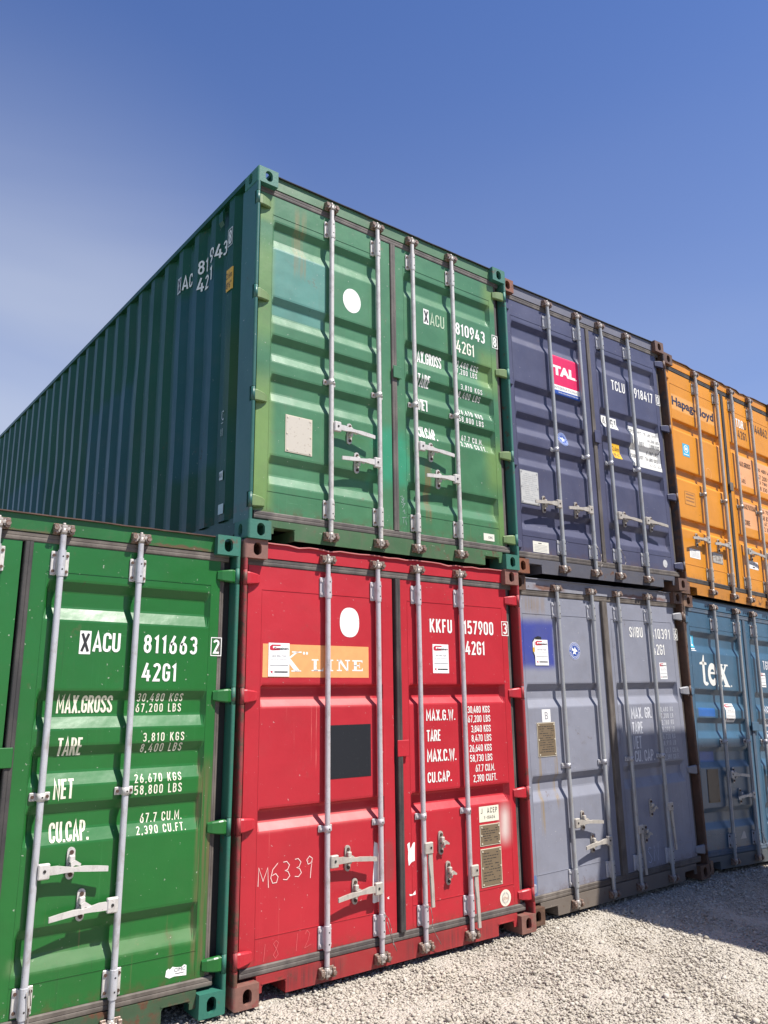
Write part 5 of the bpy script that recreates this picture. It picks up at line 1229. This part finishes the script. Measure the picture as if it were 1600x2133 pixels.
letter_marks(D[1], S[1], cutO, BOLT, [('U', 1.690, 2.125, 1.735, 2.222, 0.0), ('42G1', 1.524, 1.985, 1.724, 2.085, 0.0), ('144862', 1.905, 2.140, 2.238, 2.245, 0.008)])
letter_marks(D[1], S[1], cutO, WHITE, [('TDR', 1.505, 2.120, 1.672, 2.222, 0.02)])
letter_marks(D[1], S[1], cutO, BOLT, [('MAX.GROSS', 1.480, 1.640, 1.745, 1.700, -0.004), ('TARE', 1.480, 1.440, 1.600, 1.490, -0.004), ('MAX.PAYLOAD', 1.490, 1.130, 1.775, 1.190, -0.004), ('CUBE', 1.490, 0.940, 1.612, 1.000, -0.004),
    ('30 480 kg', 1.90, 1.64, 2.20, 1.70, -0.004), ('67 200 lbs', 1.90, 1.56, 2.22, 1.615, -0.004), ('3 780 kg', 1.93, 1.49, 2.20, 1.54, -0.004), ('8 330 lbs', 1.93, 1.425, 2.20, 1.475, -0.004), ('26 700 kg', 1.90, 1.13, 2.20, 1.19, -0.004), ('58 870 lbs', 1.90, 1.06, 2.20, 1.115, -0.004), ('67.7 cu.m', 1.95, 1.00, 2.20, 1.045, -0.004), ('2 390 cu.ft', 1.93, 0.93, 2.22, 0.98, -0.004)])
p = Print(); p.rect(0.318, 1.505, 0.448, 1.645, 0); p.ell(0.383, 1.590, 0.042, 0.042, 1, 0.0006); p.ell(0.383, 1.590, 0.032, 0.032, 0, 0.001); p.rect(0.335, 1.522, 0.43, 1.532, 1, 0.0006); p.rect(0.36, 1.575, 0.405, 1.605, 1, 0.0014); p.build('blue_label', [CYAN_INK, PAPER], D[0], S[0], cutO)
p = Print(); p.rect(0.288, 0.968, 0.484, 1.110, 0); p.frame(0.288, 0.968, 0.484, 1.110, 0.005, 1)
for i in range(3): p.rect(0.31, 1.075-i*0.035, 0.46, 1.090-i*0.035, 1, 0.0006)
p.build('notice_label', [flat('tan label', (0.62, 0.27, 0.04, 1)), flat('brown ink', (0.32, 0.14, 0.04, 1))], D[0], S[0], cutO)
p = Print(); p.rect(0.300, 0.402, 0.498, 0.498, 0)
for i in range(5): p.rect(0.32, 0.465-i*0.012, 0.48, 0.467-i*0.012, 1, 0.0006)
p.rect(0.37, 0.478, 0.42, 0.486, 1, 0.0006); p.build('maker_label', [PAPER, GREY_INK], D[0], S[0], cutO)
data_plate(D[0], 0.735, 0.412, 0.932, 0.512, GALV_TAN, S[0], rim=GALV_TAN, ink=BRASS)
p = Print(); p.rect(1.500, 0.440, 1.695, 0.528, 0); p.text('ACEP-O', 1.52, 0.485, 1.675, 0.515, 1, 0.0, lift=0.0006); p.rect(1.57, 0.455, 1.62, 0.468, 1, 0.0006); p.build('approval_label', [PAPER, BLACK], D[1], S[1], cutO)
p = Print(); p.ring(0.800, 1.395, 0.050, 0.056, 1.25, 0); p.build('chalk_number', flat('faint circle', (0.82, 0.42, 0.14, 1)), D[0], S[0], cutO)

# --- teal blue container at ground level, right edge
p_b = paint('teal blue container paint', (0.056, 0.135, 0.215), rust=0.06, dirt=0.25, fade=0.08, rough=0.36, seed=61, streak=0.7, light=(0.075, 0.17, 0.26, 1), patches=(
    patch(0, 0.205, 0.505, 1.418, 1.497, (0.015, 0.12, 0.42, 1), 0.008, 0.0, 0.95), patch(0, 0.172, 0.46, 0.990, 1.085, (0.012, 0.09, 0.36, 1), 0.012, 0.0, 0.95)))
sill_b = paint('grey sill', (0.11, 0.13, 0.14), rust=0.3, dirt=0.9, rough=0.65, seed=62)
_, D, S, side, rods = container(dict(loc=(4.9218, 0.1891, 0.0051), roll=-0.0382, yaw=0.0043, paint=p_b, side=p_b, frame=p_b, post=casting_mat('grey tan post', (0.20, 0.17, 0.13, 1), 0.5, 20), cast=casting_mat('pale rusted casting', (0.30, 0.18, 0.11, 1), 0.6, 21),
    rubber=RUB_BLUE, sill=sill_b, header=p_b, hinge=p_b, steel=GALV_DULL, bracket=GALV, corr=C5, rods=(0.628, 0.176), mid=1.180, lip=DARKIN_SHADE, lip_amp=0.002, seed=8,
    plate=(1.165, 1.300, 1.285, 1.375),
    handles=[(1, 0.868, False), (-1, 0.665, False), (1, 0.868, False), (-1, 0.665, False)],
    hubs=[(0, 0.735, 0.856), (0, 0.830, 0.656), (1, 1.540, 0.856), (1, 1.620, 0.656)], handle_mat=GALV_DULL,
    label='teal blue shipping container at ground level by the right edge, half in shade'))
# serif 'tex.'
p = Print(); k = 0
x0, z0 = 0.292, 1.716
h = 0.235
def q(a, b): return (x0+a, z0+b)
p.poly([q(.045, .03), q(.085, .03), q(.085, .300), q(.070, .300), q(.045, .235)], 0); p.poly([q(.045, .235), q(.0, .225), q(-.005, .205), q(.125, .205), q(.125, .225), q(.085, .235)], 0); p.ring(x0+.095, z0+.045, .010, .050, .9, 0, 0.0003, 14, math.pi, 2*math.pi*0.92)
p.ring(x0+.225, z0+.115, .040, .086, 1.32, 0, 0.0003, 26, 0.12, 2*math.pi*0.90); p.rect(x0+.165, z0+.118, x0+.305, z0+.140, 0, 0.0006)
p.poly([q(.335, .225), q(.405, .225), q(.525, .015), q(.455, .015)], 0); p.poly([q(.335, .0), q(.365, .0), q(.505, .225), q(.475, .225)], 0, 0.0004)
for a, b, c, d in ((.320, .212, .430, .228), (.455, .212, .530, .228), (.315, .0, .400, .016), (.430, .0, .545, .016)): p.rect(x0+a, z0+b, x0+c, z0+d, 0, 0.0006)
p.ell(x0+.575, z0+.012, .009, .010, 0, 0, 10)
p.build('company_name', WHITE, D[0], S[0], cutT, label='white tex lettering')
p = Print(); p.rect(0.150, 2.085, 0.255, 2.205, 0); p.text('GL', 0.165, 2.10, 0.240, 2.195, 1, 0.02, lift=0.0008); p.rect(0.165, 2.065, 0.245, 2.075, 1, 0.0006); p.rect(0.165, 2.050, 0.255, 2.056, 1, 0.0006); p.build('class_label', [CYAN_INK, PAPER], D[0], S[0], cutT)
yard_sticker(D[0], 0.712, 1.366, 0.888, 1.552, S[0], cutT)
data_plate(D[0], 0.268, 0.618, 0.460, 0.914, BRASS, S[0], rim=BRASS)
p = Print(); p.poly([(0.778, 0.257), (0.850, 0.332), (0.872, 0.325), (0.892, 0.257)], 0); p.build('torn_label', PALEPLATE, D[0], S[0])
letter_marks(D[1], S[1], cutT, WORN_BLUE, [('TGHU', 1.560, 1.930, 1.760, 2.024, 0.008), ('MAX.GR.', 1.486, 1.465, 1.76, 1.540, 0.008), ('TARE', 1.486, 1.330, 1.62, 1.410, 0.008), ('NET', 1.486, 1.200, 1.60, 1.280, 0.008), ('CU.CAP.', 1.486, 1.060, 1.70, 1.140, 0.008)])
yard_sticker(D[1], 1.470, 1.742, 1.590, 1.893, S[1], cutT)
glyphs('SN', 1.32, 0.36, 0.10, 0.15, 0.006, CHALK_PALE, D[1], S[1])
seal_wire(rods[1], [(0.0, -0.024, 0.34), (0.05, -0.03, 0.30), (0.09, -0.03, 0.22), (0.13, -0.03, 0.12), (0.19, -0.02, 0.02), (0.14, -0.03, 0.14), (0.02, -0.026, 0.31)])

# --- the pair of containers across the yard that throw the shadow
for (z, base, lab) in ((-0.06, (0.25, 0.10, 0.06), 'brown shipping container across the yard, lower of the shading pair'), (2.54, (0.20, 0.21, 0.24), 'grey shipping container across the yard, upper of the shading pair')):
    pc = paint('far pair paint', base, rust=0.1, dirt=0.3, seed=70+z)
    container(dict(loc=(SHX+W, SHY, z), yaw=math.pi+SHYAW, paint=pc, side=pc, frame=pc, post=pc, cast=rusty1, rubber=RUB_GREY, sill=pc, steel=GALV_DULL, corr=C5,
        handles=[(1, 0.838, False), (-1, 0.640, False), (1, 0.838, False), (-1, 0.640, False)], hubs=[(0, 0.798, 0.824), (0, 0.860, 0.624), (1, 1.556, 0.824), (1, 1.622, 0.625)], label=lab))
